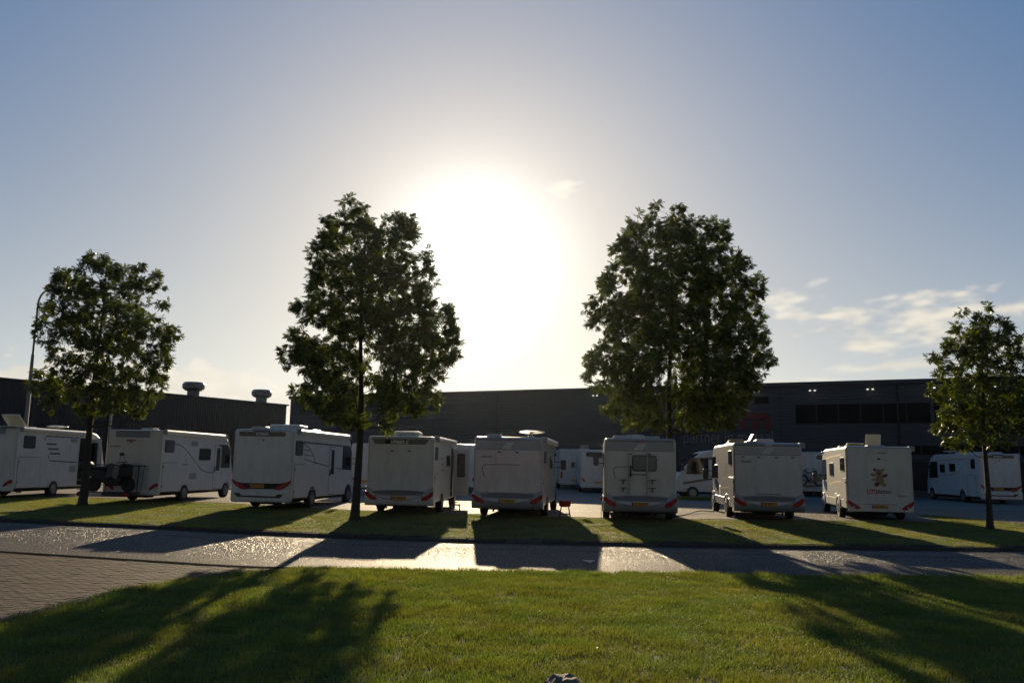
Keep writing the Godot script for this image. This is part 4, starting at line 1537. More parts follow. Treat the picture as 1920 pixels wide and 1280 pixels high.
func ground() -> void:
	var earth := mat("earth", Color(0.06, 0.055, 0.04), 0.95)
	var eg := Geo.new()
	eg.quad(Vector3(-600, -0.5, 600), Vector3(600, -0.5, 600), Vector3(600, -0.5, -600), Vector3(-600, -0.5, -600))
	tag(put("ground", eg, earth), "", "", "", "structure")
	# asphalt road
	var asphalt := mat("asphalt", Color(0.7, 0.7, 0.7), 0.8)
	asphalt.albedo_texture = noise_tex(0.05, 11, [0.0, lin(0.014, 0.014, 0.015), 0.4, lin(0.03, 0.03, 0.031), 0.55, lin(0.06, 0.058, 0.055), 0.72, lin(0.2, 0.19, 0.18), 1.0, lin(0.4, 0.38, 0.35)], 1024, 2)
	asphalt.heightmap_enabled = true
	asphalt.heightmap_texture = noise_tex(0.045, 12, [], 1024, 3)
	asphalt.heightmap_scale = 0.6
	asphalt.roughness = 0.66
	asphalt.metallic_specular = 0.19
	world_tex(asphalt, 0.36)
	var xs := span(-40.0, 40.0, 0.5)
	tag(sheet("road", xs, func(x, t): return lerpf(lerp_line(NEAR, x) + 0.5, kerb_z(x) - 0.05, t), func(_x, _z, t): return -0.2 + 0.03 * sin(PI * clampf(t, 0, 1)), 10, asphalt), "", "", "", "structure")
	# the stone chips of its worn top, real facets that glint
	var cg := Geo.new()
	var rim_pts := PackedVector3Array()
	for i in 5:
		rim_pts.push_back(Vector3(cos(TAU * i / 5) * (0.014 + 0.004 * (i % 2)), -0.004, sin(TAU * i / 5) * 0.014))
	for i in 5:
		cg.tri(Vector3(0.003, 0.005, -0.002), rim_pts[(i + 1) % 5], rim_pts[i])
	var cm := mat("stone_chip", Color(1, 1, 1), 0.36)
	cm.vertex_color_use_as_albedo = true
	cm.metallic_specular = 0.5
	var cx: Array[Transform3D] = []
	var cc := PackedColorArray()
	for i in 230000:
		var px := rng.randf_range(-22.0, 22.0)
		var t := rng.randf()
		var pz := lerpf(lerp_line(NEAR, px) + 0.2, kerb_z(px) + 0.02, t)
		if absf(px) > -pz * 0.66 + 2.0:
			continue
		var sc := rng.randf_range(0.6, 1.25)
		var ax := Vector3(rng.randfn(), 0.0, rng.randfn()) * 0.19
		var b := Basis(Vector3(0, 1, 0), rng.randf() * TAU)
		if ax.length() > 0.001:
			b = Basis(ax.normalized(), ax.length()) * b
		cx.push_back(Transform3D(b.scaled(Vector3.ONE * sc), Vector3(px, -0.2 + 0.03 * sin(PI * t), pz)))
		var v := rng.randf_range(0.02, 0.06) * (2.4 if rng.randf() < 0.06 else 1.0)
		cc.push_back(Color(v, v * 0.98, v * 0.95))
	scatter("stone_chips", "rough wet-looking stone chips of the asphalt road surface", "asphalt", cg.mesh(-1.0), cm, cx, cc)
	# dark joint where the driveway meets the road
	var jg := Geo.new()
	for i in 76:
		var xa := -40.0 + i * 0.5
		var za := lerp_line(NEAR, xa) + 0.1
		var zb := lerp_line(NEAR, xa + 0.5) + 0.1
		jg.quad(Vector3(xa, -0.176, za + 0.16), Vector3(xa + 0.5, -0.176, zb + 0.16), Vector3(xa + 0.5, -0.176, zb - 0.12), Vector3(xa, -0.176, za - 0.12))
	mat("bitumen", Color(0.012, 0.012, 0.012), 0.9).metallic_specular = 0.02
	tag(put("road_joint", jg, mat("bitumen")), "", "", "", "structure")
	# paved yard
	var paving := mat("paving", Color(1, 1, 1), 0.75)
	paving.metallic_specular = 0.2
	paving.albedo_texture = noise_tex(0.012, 21, [0.0, lin(0.14, 0.127, 0.11), 0.5, lin(0.18, 0.163, 0.14), 1.0, lin(0.24, 0.218, 0.19)], 512, 4)
	paving.heightmap_enabled = true
	paving.heightmap_texture = paving_relief()
	paving.heightmap_scale = 0.5
	world_tex(paving, 0.5)
	tag(sheet("paved_yard", span(-60.0, 60.0, 0.5), func(x, t): return lerpf(lerp_line(YARD, clampf(x, -40.0, 40.0)) + 0.05, -125.0, t * t), func(_x, _z, _t): return 0.0, 12, paving), "", "", "", "structure")
	# verge and lawn soil
	var soil := mat("turf_soil", Color(1, 1, 1), 0.95)
	soil.albedo_texture = noise_tex(0.03, 31, [0.0, lin(0.02, 0.022, 0.008), 0.5, lin(0.034, 0.038, 0.012), 1.0, lin(0.06, 0.05, 0.025)], 512, 4)
	world_tex(soil, 0.4)
	tag(sheet("verge", span(-40.0, 40.0, 0.25), func(x, t): return lerpf(kerb_z(x) - 0.1, lerp_line(YARD, x), t), func(x, z, t): return verge_y(x, z) if t < 1.0 else 0.004, 12, soil), "", "", "", "structure")
	var lawn_left := func(z: float) -> float: return lerp_line(LEFT, z)
	var lg := Geo.new()
	var zs := span(-17.5, 6.0, 0.25)
	for i in zs.size() - 1:
		var rows := []
		for z in [zs[i], zs[i + 1]]:
			var r := PackedVector3Array()
			for k in 41:
				var x := lerpf(lawn_left.call(z), 40.0, pow(k / 40.0, 1.6))
				var zz := maxf(z, lerp_line(NEAR, x))
				r.push_back(Vector3(x, -0.185 - (0.04 if z == zs[0] else 0.0), zz))
			rows.push_back(r)
		for k in 40:
			lg.quad(rows[1][k], rows[1][k + 1], rows[0][k + 1], rows[0][k])
	tag(put("lawn", lg, soil, self, 60.0), "", "", "", "structure")
	# driveway bed and its bricks
	var bed := mat("joint_sand", Color(0.035, 0.03, 0.024), 0.95)
	var dg := Geo.new()
	var dx := span(-40.0, -2.6, 0.4)
	for i in dx.size() - 1:
		var a: float = dx[i]
		var b: float = dx[i + 1]
		dg.quad(Vector3(a, -0.19, 6), Vector3(b, -0.19, 6), Vector3(b, -0.19, lerp_line(NEAR, b) + 0.06), Vector3(a, -0.19, lerp_line(NEAR, a) + 0.06))
	var drive := put("driveway", dg, bed)
	tag(drive, "", "", "", "structure")
	var tones := [Color(0.062, 0.046, 0.032), Color(0.074, 0.056, 0.041), Color(0.05, 0.036, 0.026), Color(0.08, 0.053, 0.038), Color(0.058, 0.049, 0.037)]
	var bms := []
	for k in 5:
		var bm := mat("brick_%d" % k, tones[k], 0.75)
		bm.heightmap_enabled = true
		bm.heightmap_texture = noise_tex(0.06, 41, [], 256) if k == 0 else bms[0].heightmap_texture
		bm.heightmap_scale = 0.15
		bm.metallic_specular = 0.25
		world_tex(bm, 2.0)
		bms.push_back(bm)
	var bk := Geo.new()
	bk.box(Vector3.ZERO, Vector3(0.204, 0.05, 0.098), 0.006)
	var bmesh := bk.mesh()
	var spots := []
	for r in 110:
		var z := -6.0 - r * 0.105
		for c in 130:
			var x := -20.0 + c * 0.212 + (0.106 if r % 2 else 0.0)
			# turned a little, with the road
			var p := Vector3(x, 0, z - (x + 5.0) * -0.16)
			if p.x < lerp_line(LEFT, p.z) + 0.05 and p.z > lerp_line(NEAR, p.x) + 0.24 and p.x > p.z * 0.66 - 1.5:
				spots.push_back(p)
	spots.sort_custom(func(a, b): return a.length_squared() < b.length_squared())
	var xf: Array[Transform3D] = []
	var tint := PackedColorArray()
	for i in spots.size():
		var q := Transform3D(Basis(Vector3(0, 1, 0), -atan(0.16)) * Basis(Vector3(1, 0, 0), rng.randfn() * 0.012) * Basis(Vector3(0, 0, 1), rng.randfn() * 0.008), Vector3(spots[i].x, -0.205 + rng.randf_range(-0.003, 0.003), spots[i].z))
		if i < 300:
			var mi := MeshInstance3D.new()
			mi.name = "brick" if i == 0 else "brick_%03d" % i
			mi.mesh = bmesh
			mi.material_override = bms[rng.randi() % 5]
			mi.transform = q
			drive.add_child(mi)
		else:
			xf.push_back(q)
			var t: Color = tones[rng.randi() % 5]
			tint.push_back(t)
	var brm := mat("brick_many", Color(1, 1, 1), 0.75)
	brm.vertex_color_use_as_albedo = true
	brm.heightmap_enabled = true
	brm.heightmap_texture = bms[0].heightmap_texture
	brm.heightmap_scale = 0.15
	brm.metallic_specular = 0.25
	world_tex(brm, 2.0)
	scatter("brick_paving", "", "", bmesh, brm, xf, tint, "stuff", drive)
	# the yard's front courses of paving blocks, real blocks
	var pb := Geo.new()
	pb.box(Vector3.ZERO, Vector3(0.146, 0.03, 0.205), 0.006)
	var pm := mat("paving_block", Color(1, 1, 1), 0.75)
	pm.metallic_specular = 0.2
	pm.vertex_color_use_as_albedo = true
	pm.heightmap_enabled = true
	pm.heightmap_texture = bms[0].heightmap_texture
	pm.heightmap_scale = 0.12
	world_tex(pm, 2.0)
	var yx: Array[Transform3D] = []
	var yc := PackedColorArray()
	for r in 52:
		for c in 330:
			var x := -22.0 + c * 0.151 + (0.075 if r % 2 else 0.0)
			var z := -27.9 - r * 0.211 - 0.03 * x
			if z < lerp_line(YARD, x) - 0.1 and absf(x) < -z * 0.66 + 1.0:
				yx.push_back(Transform3D(Basis(Vector3(0, 1, 0), 0.03), Vector3(x, 0.004 + rng.randf_range(-0.0015, 0.0015), z)))
				var v := rng.randf_range(0.8, 1.15)
				yc.push_back(Color(0.16 * v, 0.143 * v, 0.118 * v * rng.randf_range(0.93, 1.05)))
	scatter("paving_blocks", "small grey concrete paving blocks covering the front of the yard", "paving", pb.mesh(), pm, yx, yc)
	# drain channel along the bays
	var ch := Geo.new()
	var pts := [-16.0, -36.9, -8.3, -33.2, -2.5, -32.6, 2.7, -31.95, 7.3, -31.9, 16.0, -31.8]
	for i in range(0, pts.size() - 2, 2):
		var a := Vector3(pts[i], 0.026, pts[i + 1])
		var b := Vector3(pts[i + 2], 0.026, pts[i + 3])
		var s := (b - a).normalized().cross(Vector3.UP) * 0.07
		ch.quad(a - s, a + s, b + s, b - s)
	tag(put("drain_channel", ch, mat("drain_iron", Color(0.03, 0.03, 0.03), 0.6)), "", "", "", "structure")
	# kerb stones
	var km := mat("kerb_stone", Color(0.045, 0.044, 0.042), 0.85)
	km.heightmap_enabled = true
	km.heightmap_texture = bms[0].heightmap_texture
	km.heightmap_scale = 0.3
	world_tex(km, 1.5)
	var kerb := Node3D.new()
	kerb.name = "kerb"
	add_child(kerb)
	tag(kerb, "", "", "", "structure")
	var kg := Geo.new()
	kg.box(Vector3.ZERO, Vector3(0.985, 0.24, 0.13), 0.02)
	var kmesh := kg.mesh()
	var x := -26.0
	var n := 0
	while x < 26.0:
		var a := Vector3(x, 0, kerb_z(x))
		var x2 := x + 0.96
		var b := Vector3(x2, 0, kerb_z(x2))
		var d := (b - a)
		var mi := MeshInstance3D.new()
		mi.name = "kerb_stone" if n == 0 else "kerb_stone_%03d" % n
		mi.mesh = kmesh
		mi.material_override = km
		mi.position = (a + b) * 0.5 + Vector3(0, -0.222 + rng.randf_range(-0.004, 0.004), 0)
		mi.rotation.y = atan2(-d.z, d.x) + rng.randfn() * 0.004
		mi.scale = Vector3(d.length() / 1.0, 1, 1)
		for lx in [-5.0, 0.4, 12.1]:   # a few kerb stones made paler, a little proud
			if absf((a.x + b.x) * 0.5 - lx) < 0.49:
				mi.material_override = mat("paler_kerb_stone", Color(0.07, 0.068, 0.064), 0.8)
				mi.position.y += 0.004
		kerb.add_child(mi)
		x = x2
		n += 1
	# gutter, seam and the small mark on the road
	var sm := Geo.new()
	for i in 120:
		var xa := -30.0 + i * 0.5
		var a := Vector3(xa, -0.166, kerb_z(xa) + 1.75 + 0.02 * sin(xa * 2.0))
		var b := Vector3(xa + 0.5, -0.166, kerb_z(xa + 0.5) + 1.75 + 0.02 * sin(xa * 2.0 + 1.0))
		sm.quad(a + Vector3(0, 0, 0.02), b + Vector3(0, 0, 0.02), b - Vector3(0, 0, 0.02), a - Vector3(0, 0, 0.02))
	tag(put("road_seam", sm, mat("bitumen", Color(0.012, 0.012, 0.012), 0.8)), "", "", "", "structure")
	var tm := Geo.new()
	tm.tri(Vector3(1.65, -0.16, -17.0), Vector3(1.8, -0.16, -17.5), Vector3(1.5, -0.16, -17.5))
	tag(put("road_marking", tm, mat("road_paint", Color(0.35, 0.35, 0.33), 0.7)), "", "", "", "structure")


func paving_relief() -> ImageTexture:   # joints of the far paving, 2 m to the tile
	var im := Image.create_empty(512, 512, false, Image.FORMAT_RGBF)
	im.fill(Color(0.85, 0.85, 0.85))
	for r in 10:
		im.fill_rect(Rect2i(0, int(r * 51.2), 512, 3), Color(0.2, 0.2, 0.2))
		for c in 14:
			im.fill_rect(Rect2i(int(c * 36.57 + (18 if r % 2 else 0)) % 512, int(r * 51.2), 3, 52), Color(0.2, 0.2, 0.2))
	return ImageTexture.create_from_image(im)


func vans() -> void:
	var white := paint("white_paint", Color(0.57, 0.58, 0.57))
	var cream := paint("cream_paint", Color(0.56, 0.565, 0.55))
	var flare_pink := paint("flare_pink_paint", Color(0.64, 0.54, 0.5))  # pink cast of lens flare put into the rear panel colour
	var beige := paint("beige_paint", Color(0.55, 0.52, 0.44))
	var silver := mat("silver_paint", Color(0.3, 0.31, 0.33), 0.34, 0.35)
	silver.clearcoat_enabled = true
	silver.clearcoat = 0.4
	silver.clearcoat_roughness = 0.12
	var bronze := mat("bronze_stripe", Color(0.16, 0.12, 0.08), 0.45)
	var tan_line := mat("tan_stripe", Color(0.42, 0.3, 0.2), 0.45)
	var hazy := mat("curtained_glass", Color(0.09, 0.085, 0.09), 0.08)
	# front row, left to right
	camper({x = -21.28, z = -34.1, yaw = -2.1, H = 2.9, L = 7.2, skin = white, rear = "carrier", rear_axle = 2.8, aw0 = 0.15, aw1 = 5.2,
		label = "white camper at the far left edge with raised roof hatch and open side door",
		hatches = [[0.72, 0.15, 0.75, 0.7, 0.09, -38.0], [0.0, 2.4, 0.5, 0.5, 0.06, 0.0]], dishes = [[0.3, 4.1, 0.45]],
		r = {windows = [[0.4, 2.05, 1.2, 2.58, hazy]], panels = [[0.15, 0.42, 1.7, 1.7]], vents = [[3.85, 2.38, 4.35, 2.6], [3.92, 1.05, 4.42, 1.33]], open_door = [4.62, 5.3],
			lines = [[0.05, [1.85, 2.42, 1.95, 2.6, 4.5, 2.6]], [0.07, [2.0, 2.27, 2.75, 2.27]], [0.07, [2.15, 2.06, 2.95, 2.06]], [0.07, [2.3, 1.86, 3.1, 1.86]], [0.045, [2.2, 1.8, 2.35, 1.55, 4.5, 1.48]]]}})
	var c1 := camper({x = -14.82, z = -32.9, yaw = -5.0, H = 2.84, L = 7.0, skin = white, rear = "carrier", rear_axle = 2.05, aw0 = 0.05, aw1 = 5.6,
		label = "white camper with a scooter on its rear rack, just right of the leftmost tree",
		hatches = [[0.1, 0.9, 0.5, 0.5, 0.06, 0.0], [-0.2, 3.4, 0.7, 0.5, 0.05, 0.0]], pane = hazy,
		r = {windows = [[0.2, 1.97, 0.95, 2.47], [3.2, 1.68, 4.3, 2.2, glass()]], vents = [[2.4, 2.27, 3.0, 2.5], [2.4, 0.9, 3.05, 1.15]], door = [4.7, 0.42, 5.45, 2.36], panels = [[0.12, 0.42, 1.3, 1.58]],
			lines = [[0.035, [1.0, 2.32, 1.4, 2.3, 1.75, 2.2, 2.1, 2.05, 2.8, 1.67, 3.4, 1.32, 4.0, 1.17, 4.65, 1.15, 5.6, 1.14]], [0.03, [1.45, 1.87, 1.85, 1.87, 1.9, 1.78, 1.5, 1.78]], [0.03, [1.55, 1.7, 2.0, 1.7, 2.06, 1.6, 1.62, 1.6]], [0.03, [1.7, 1.5, 2.3, 1.5]]]}})
	camper({x = -8.85, z = -29.91, yaw = -7.3, H = 2.85, L = 7.2, skin = white, rear = "black_band", low = 0.38, plate = "KB-174-R", rear_axle = 2.0, aw0 = 0.3, aw1 = 6.0,
		label = "white coach camper with black rear light band, just left of the second tree",
		coolers = [[0.55, 0.4, 1.15, 1.1, 0.2]], hatches = [[-0.25, 0.25, 0.5, 0.4, 0.05, 0.0], [0.7, 2.6, 0.6, 0.8, 0.05, 0.0]], cab_y = 1.4,
		r = {windows = [[0.14, 1.92, 0.85, 2.46, hazy]], panels = [[0.12, 0.4, 1.25, 1.62]], door = [3.75, 0.42, 4.5, 2.32], lamp = true,
			lines = [[0.06, [0.9, 2.42, 2.4, 2.41, 5.2, 2.38]], [0.035, [0.9, 2.38, 1.6, 2.18, 2.0, 1.9, 2.3, 1.6]], [0.03, [0.95, 2.15, 1.65, 2.13]], [0.03, [1.0, 1.96, 1.9, 1.93]], [0.035, [1.0, 1.82, 1.2, 1.78, 3.2, 1.58, 5.3, 1.42]]]}})
	camper({x = -3.69, z = -28.22, yaw = -3.2, H = 2.63, L = 6.8, skin = white, rear = "smile", cap = false, bumper = white, plate = "51-BRB-5", rear_axle = 2.1, alloy = false,
		label = "white camper with black rear band and side door ajar, just right of the second tree", coolers = [[0.05, 0.6, 0.92, 0.9, 0.2]],
		r = {windows = [[0.2, 1.83, 0.8, 2.3], [3.1, 1.62, 4.1, 2.04]], open_door = [4.45, 5.1], panels = [[0.15, 0.42, 1.3, 1.4]], lamp = true,
			lines = [[0.03, [1.5, 1.9, 2.2, 1.9]], [0.03, [1.6, 1.7, 2.5, 1.7]], [0.03, [1.7, 1.5, 2.8, 1.5]]]}})
	camper({x = -0.06, z = -27.34, yaw = -7.2, H = 2.64, L = 7.0, skin = silver, rear = "smile", skinpanel = flare_pink, curve = true, logo = true, reflectors = [[-1.03, 1.1], [1.0, 1.1], [-0.82, 0.9], [0.8, 0.9]], plate = "11-HBG-4", rear_axle = 1.9,
		label = "silver camper with pale flare-tinted rear panel and white satellite dish, left of the red barbecue",
		hatches = [[-0.5, 0.3, 0.45, 0.45, 0.05, 0.0]], dishes = [[0.68, 0.75, 0.42]],
		r = {windows = [[0.6, 1.8, 1.5, 2.2], [3.0, 1.6, 4.0, 2.05]], lamp = true, panels = [[0.15, 0.42, 1.2, 1.3]]}})
	var c5 := camper({x = 4.17, z = -26.74, yaw = -5.9, H = 2.65, L = 6.5, skin = beige, rear = "smile", skinpanel = beige, cap_mat = mat("beige_cap", Color(0.33, 0.33, 0.31), 0.36, 0.2), curve = true, plate = "12-ZB-XP", rear_axle = 1.8,
		label = "grey beige camper with a back window and rear rails, behind the third trunk", awning = [],
		coolers = [[-0.11, 0.5, 0.62, 0.8, 0.14]], hatches = [[-0.6, 0.4, 0.5, 0.45, 0.05, 0.0], [0.4, 1.2, 0.6, 0.5, 0.06, 0.0]], mirror_y = 1.95,
		l = {lamp = true, windows = [[0.6, 1.7, 1.5, 2.2]]}})
	rear_fittings(c5)
	var c6 := camper({x = 8.79, z = -28.43, yaw = -6.6, H = 2.63, L = 6.5, skin = silver, rear = "smile", skinpanel = paint("pale_silver", Color(0.52, 0.51, 0.48)), logo = true, plate = "39-MXT-7", rear_axle = 1.9, fender = true,
		label = "silver grey camper with pale emblem, between the third tree and toy bear camper", awning = ["r"], aw0 = 0.12, mirror_y = 1.5, mirror_u = 0.5,
		coolers = [[0.0, 0.35, 0.62, 0.7, 0.14]], hatches = [[-0.5, 0.35, 0.3, 0.5, 0.04, 62.0, 1], [-0.75, 2.2, 0.5, 0.7, 0.05, -6.0]],
		l = {windows = [[0.4, 1.84, 1.1, 2.36], [4.15, 1.34, 4.9, 1.88]], panels = [[0.1, 0.45, 1.1, 1.46]], vents = [[3.3, 0.78, 3.8, 1.08]],
			lines = [[0.02, [1.55, 1.8, 2.0, 1.8, 2.0, 1.92, 1.55, 1.92, 1.55, 1.8]], [0.02, [1.6, 1.62, 2.1, 1.62, 2.1, 1.75, 1.6, 1.75, 1.6, 1.62]], [0.02, [1.7, 1.43, 2.25, 1.43, 2.25, 1.57, 1.7, 1.57, 1.7, 1.43]], [0.05, [0.8, 1.09, 3.0, 1.0, 5.0, 0.9], bronze]]}})
	var hb := Geo.new()   # grab bar low on its back
	hb.tube(PackedVector3Array([Vector3(-0.37, 0.87, 0.01), Vector3(-0.35, 0.91, 0.05), Vector3(0.35, 0.91, 0.05), Vector3(0.37, 0.87, 0.01)]), PackedFloat32Array([0.014]), 6)
	add("grab_bar", hb, mat("rail_metal", Color(0.3, 0.3, 0.31), 0.4, 0.6), c6)
	var RR := [Vector3.ZERO, Vector3(1, 0, 0), Vector3(0, 1, 0), Vector3(0, 0, 1)]
	for sx in [-1.0, 1.0]:
		plate(c6, "reflector", RR, rrect(sx * 0.83 - 0.05, 2.12, sx * 0.83 + 0.05, 2.16, 0.01), mat("red_lens"), 0.02, 0.004)
	var em := PackedVector2Array()
	for i in 16:
		em.push_back(Vector2(0.02 + cos(TAU * i / 16) * 0.14, 2.555 + sin(TAU * i / 16) * 0.035))
	plate(c6, "emblem", RR, em, mat("flash_pale"), 0.082, 0.003, 0.03)
	var c8 := camper({x = 13.05, z = -29.5, yaw = -12.3, H = 2.6, W = 2.2, L = 6.3, skin = cream, rear = "plain", plate = "KE-045-J", rear_axle = 1.75, fender = true,
		label = "white camper with a toy bear sticker on its back and an open roof hatch", awning = ["r"], aw0 = 0.15, mirror_y = 1.4, mirror_u = 0.5,
		hatches = [[-0.05, 0.35, 0.52, 0.45, 0.05, -68.0], [-0.5, 1.6, 0.6, 0.5, 0.05, -8.0], [-0.5, 3.2, 0.6, 0.5, 0.05, 0.0]],
		l = {windows = [[0.3, 1.69, 1.1, 2.22], [2.65, 1.49, 3.55, 2.03]], lamp = true, panels = [[0.1, 0.42, 0.72, 1.48]], vents = [[2.05, 0.6, 2.6, 0.88]],
			lines = [[0.07, [0.8, 2.3, 2.8, 2.27, 4.6, 2.18], tan_line], [0.06, [1.0, 1.34, 2.4, 1.3, 3.9, 1.18], tan_line]]}})
	bear_sticker(c8)
	# second row, in the hall's shade
	camper({x = 27.66, z = -47.08, yaw = -4.1, H = 2.81, L = 7.2, skin = white, rear = "black_band", low = 0.36, plate = "HB-207-T", rear_axle = 2.1, fender = true, awning = ["r"],
		label = "white coach camper parked at the far right behind the rightmost tree", group = "camper vans parked farther back",
		hatches = [[-0.5, 1.6, 0.6, 0.6, 0.06, 0.0], [0.1, 0.6, 0.5, 0.5, 0.05, 0.0], [-0.4, 3.4, 0.7, 0.7, 0.06, 0.0]], dishes = [[-0.5, 5.0, 0.4]],
		l = {windows = [[0.45, 1.93, 0.95, 2.5], [2.9, 1.75, 3.7, 2.24], [4.3, 1.68, 5.0, 2.2]], lamp = true, panels = [[0.42, 0.35, 1.3, 1.6], [1.5, 0.35, 2.0, 1.5]],
			lines = [[0.06, [1.3, 2.5, 4.8, 2.46], tan_line], [0.04, [1.4, 2.35, 2.1, 2.0, 2.6, 1.72, 5.4, 1.4], tan_line]]}})
	camper({x = -3.1, z = -51.0, yaw = -4.0, H = 2.9, L = 6.6, skin = white, rear = "far", group = "camper vans parked farther back",
		label = "white camper farther back, a strip of its side showing left of the silver camper", r = {windows = [[0.4, 1.8, 1.1, 2.45]], panels = [[0.2, 0.5, 1.3, 1.6]]}})
	camper({x = 4.76, z = -61.0, yaw = 1.0, H = 2.9, L = 5.4, skin = white, rear = "far", tall_lamps = true, group = "camper vans parked farther back",
		label = "white camper farther back with upright tail lamps, behind and above the barbecue", hatches = [[0.75, 0.6, 0.6, 0.5, 0.05, -28.0]], awning = []})
	camper({x = 5.7, z = -54.0, yaw = -2.0, H = 2.75, L = 6.0, skin = white, rear = "far", rear_window = true, group = "camper vans parked farther back", awning = [],
		label = "white camper farther back with a wide dark strip high on its rear"})
	camper({x = 16.3, z = -48.0, yaw = 90.0, H = 2.72, L = 7.0, skin = white, rear = "far", rear_axle = 2.2, awning = [], group = "camper vans parked farther back",
		label = "white camper seen side-on behind the third tree, nose to the left, gold stripe", hatches = [[0.0, 3.4, 0.7, 0.7, 0.05, 0.0]],
		nose = [[2.2, 0.0], [1.8, 0.05], [1.4, 0.2], [1.0, 0.5], [0.6, 0.9], [0.3, 1.25], [0.1, 1.5], [0.0, 1.7]], cab_y = 1.38,
		l = {windows = [[3.0, 1.4, 3.9, 2.05, hazy], [1.0, 1.4, 1.9, 2.05, hazy]], door = [4.1, 0.42, 4.95, 2.1], lines = [[0.13, [0.6, 2.3, 5.3, 2.24], bronze], [0.12, [2.0, 1.22, 4.0, 1.2, 5.2, 1.1, 6.6, 0.85], bronze]]}})
	var c10 := camper({x = 19.3, z = -54.0, yaw = -8.0, H = 2.86, L = 5.4, skin = white, rear = "far", group = "camper vans parked farther back", awning = [],
		label = "white camper farther back with two bicycles on its rear, near the toy bear camper"})
	plate(c10, "top_light", [Vector3.ZERO, Vector3(1, 0, 0), Vector3(0, 1, 0), Vector3(0, 0, 1)], rrect(0.55, 2.38, 0.95, 2.66, 0.06), glass(), 0.02)
	for k in 2:
		bicycle(["black bicycle in front on the rear rack of the farther camper", "dark bicycle nearer the van on the same rear rack"][k], c10.transform * Vector3(-0.05 + 0.12 * k, 0.72, 0.62 - 0.3 * k), c10.rotation.y + (PI if k else 0.0), Color(0.02, 0.02, 0.022) if k == 0 else Color(0.03, 0.05, 0.09), "bike_%d" % k)
	var rk := Geo.new()
	for z in [0.32, 0.62]:
		rk.box(Vector3(0, 0.7, z), Vector3(1.5, 0.04, 0.07), 0.01)
	for x in [-0.5, 0.5]:
		rk.rod(Vector3(x, 0.69, 0.0), Vector3(x, 0.69, 0.66), 0.02)
		rk.rod(Vector3(x, 0.69, 0.03), Vector3(x, 1.7, 0.06), 0.016)
	add("bicycle_rack", rk, mat("rack_black", Color(0.02, 0.02, 0.022), 0.5), c10)
	camper({x = -8.0, z = -46.5, yaw = -30.0, H = 2.75, L = 5.8, skin = white, rear = "far", awning = [], group = "camper vans parked farther back",
		label = "pale van mostly hidden in the gap beside the second tree's trunk", r = {windows = [[0.5, 1.5, 1.5, 2.2]]}})
	moped(c1)


func rear_fittings(o: Node3D) -> void:
	var R := [Vector3(0, 0, 0.009), Vector3(1, 0, 0), Vector3(0, 1, 0), Vector3(0, 0, 1)]
	window(o, R, -0.26, 1.6, 0.53, 2.12, mat("curtained_glass"), 0.1)
	var alu := mat("rail_metal", Color(0.3, 0.3, 0.31), 0.4, 0.6)
	for x in [-0.36, 0.22]:
		var g := Geo.new()
		g.rod(Vector3(x, 0.85, 0.06), Vector3(x, 2.2, 0.06), 0.022, 8)
		for y in [0.95, 1.55, 2.15]:
			g.box(Vector3(x, y, 0.035), Vector3(0.05, 0.07, 0.06), 0.01)
		add("rail", g, alu, o)
	for q in [[-0.54, 1.33], [0.38, 1.33], [-0.54, 1.08], [0.38, 1.08]]:
		var g := Geo.new()
		g.box(Vector3(q[0], q[1], 0.07), Vector3(0.24, 0.025, 0.05), 0.008)
		g.box(Vector3(q[0], q[1] - 0.07, 0.05), Vector3(0.035, 0.13, 0.05), 0.008)
		add("bracket", g, mat("black_plastic"), o)
	var c := Geo.new()
	c.rod(Vector3(-0.36, 1.5, 0.075), Vector3(0.22, 1.5, 0.075), 0.014, 6)
	c.rod(Vector3(-0.3, 1.42, 0.06), Vector3(-0.3, 1.78, 0.06), 0.025, 6)
	add("cross_bar", c, mat("black_plastic"), o)


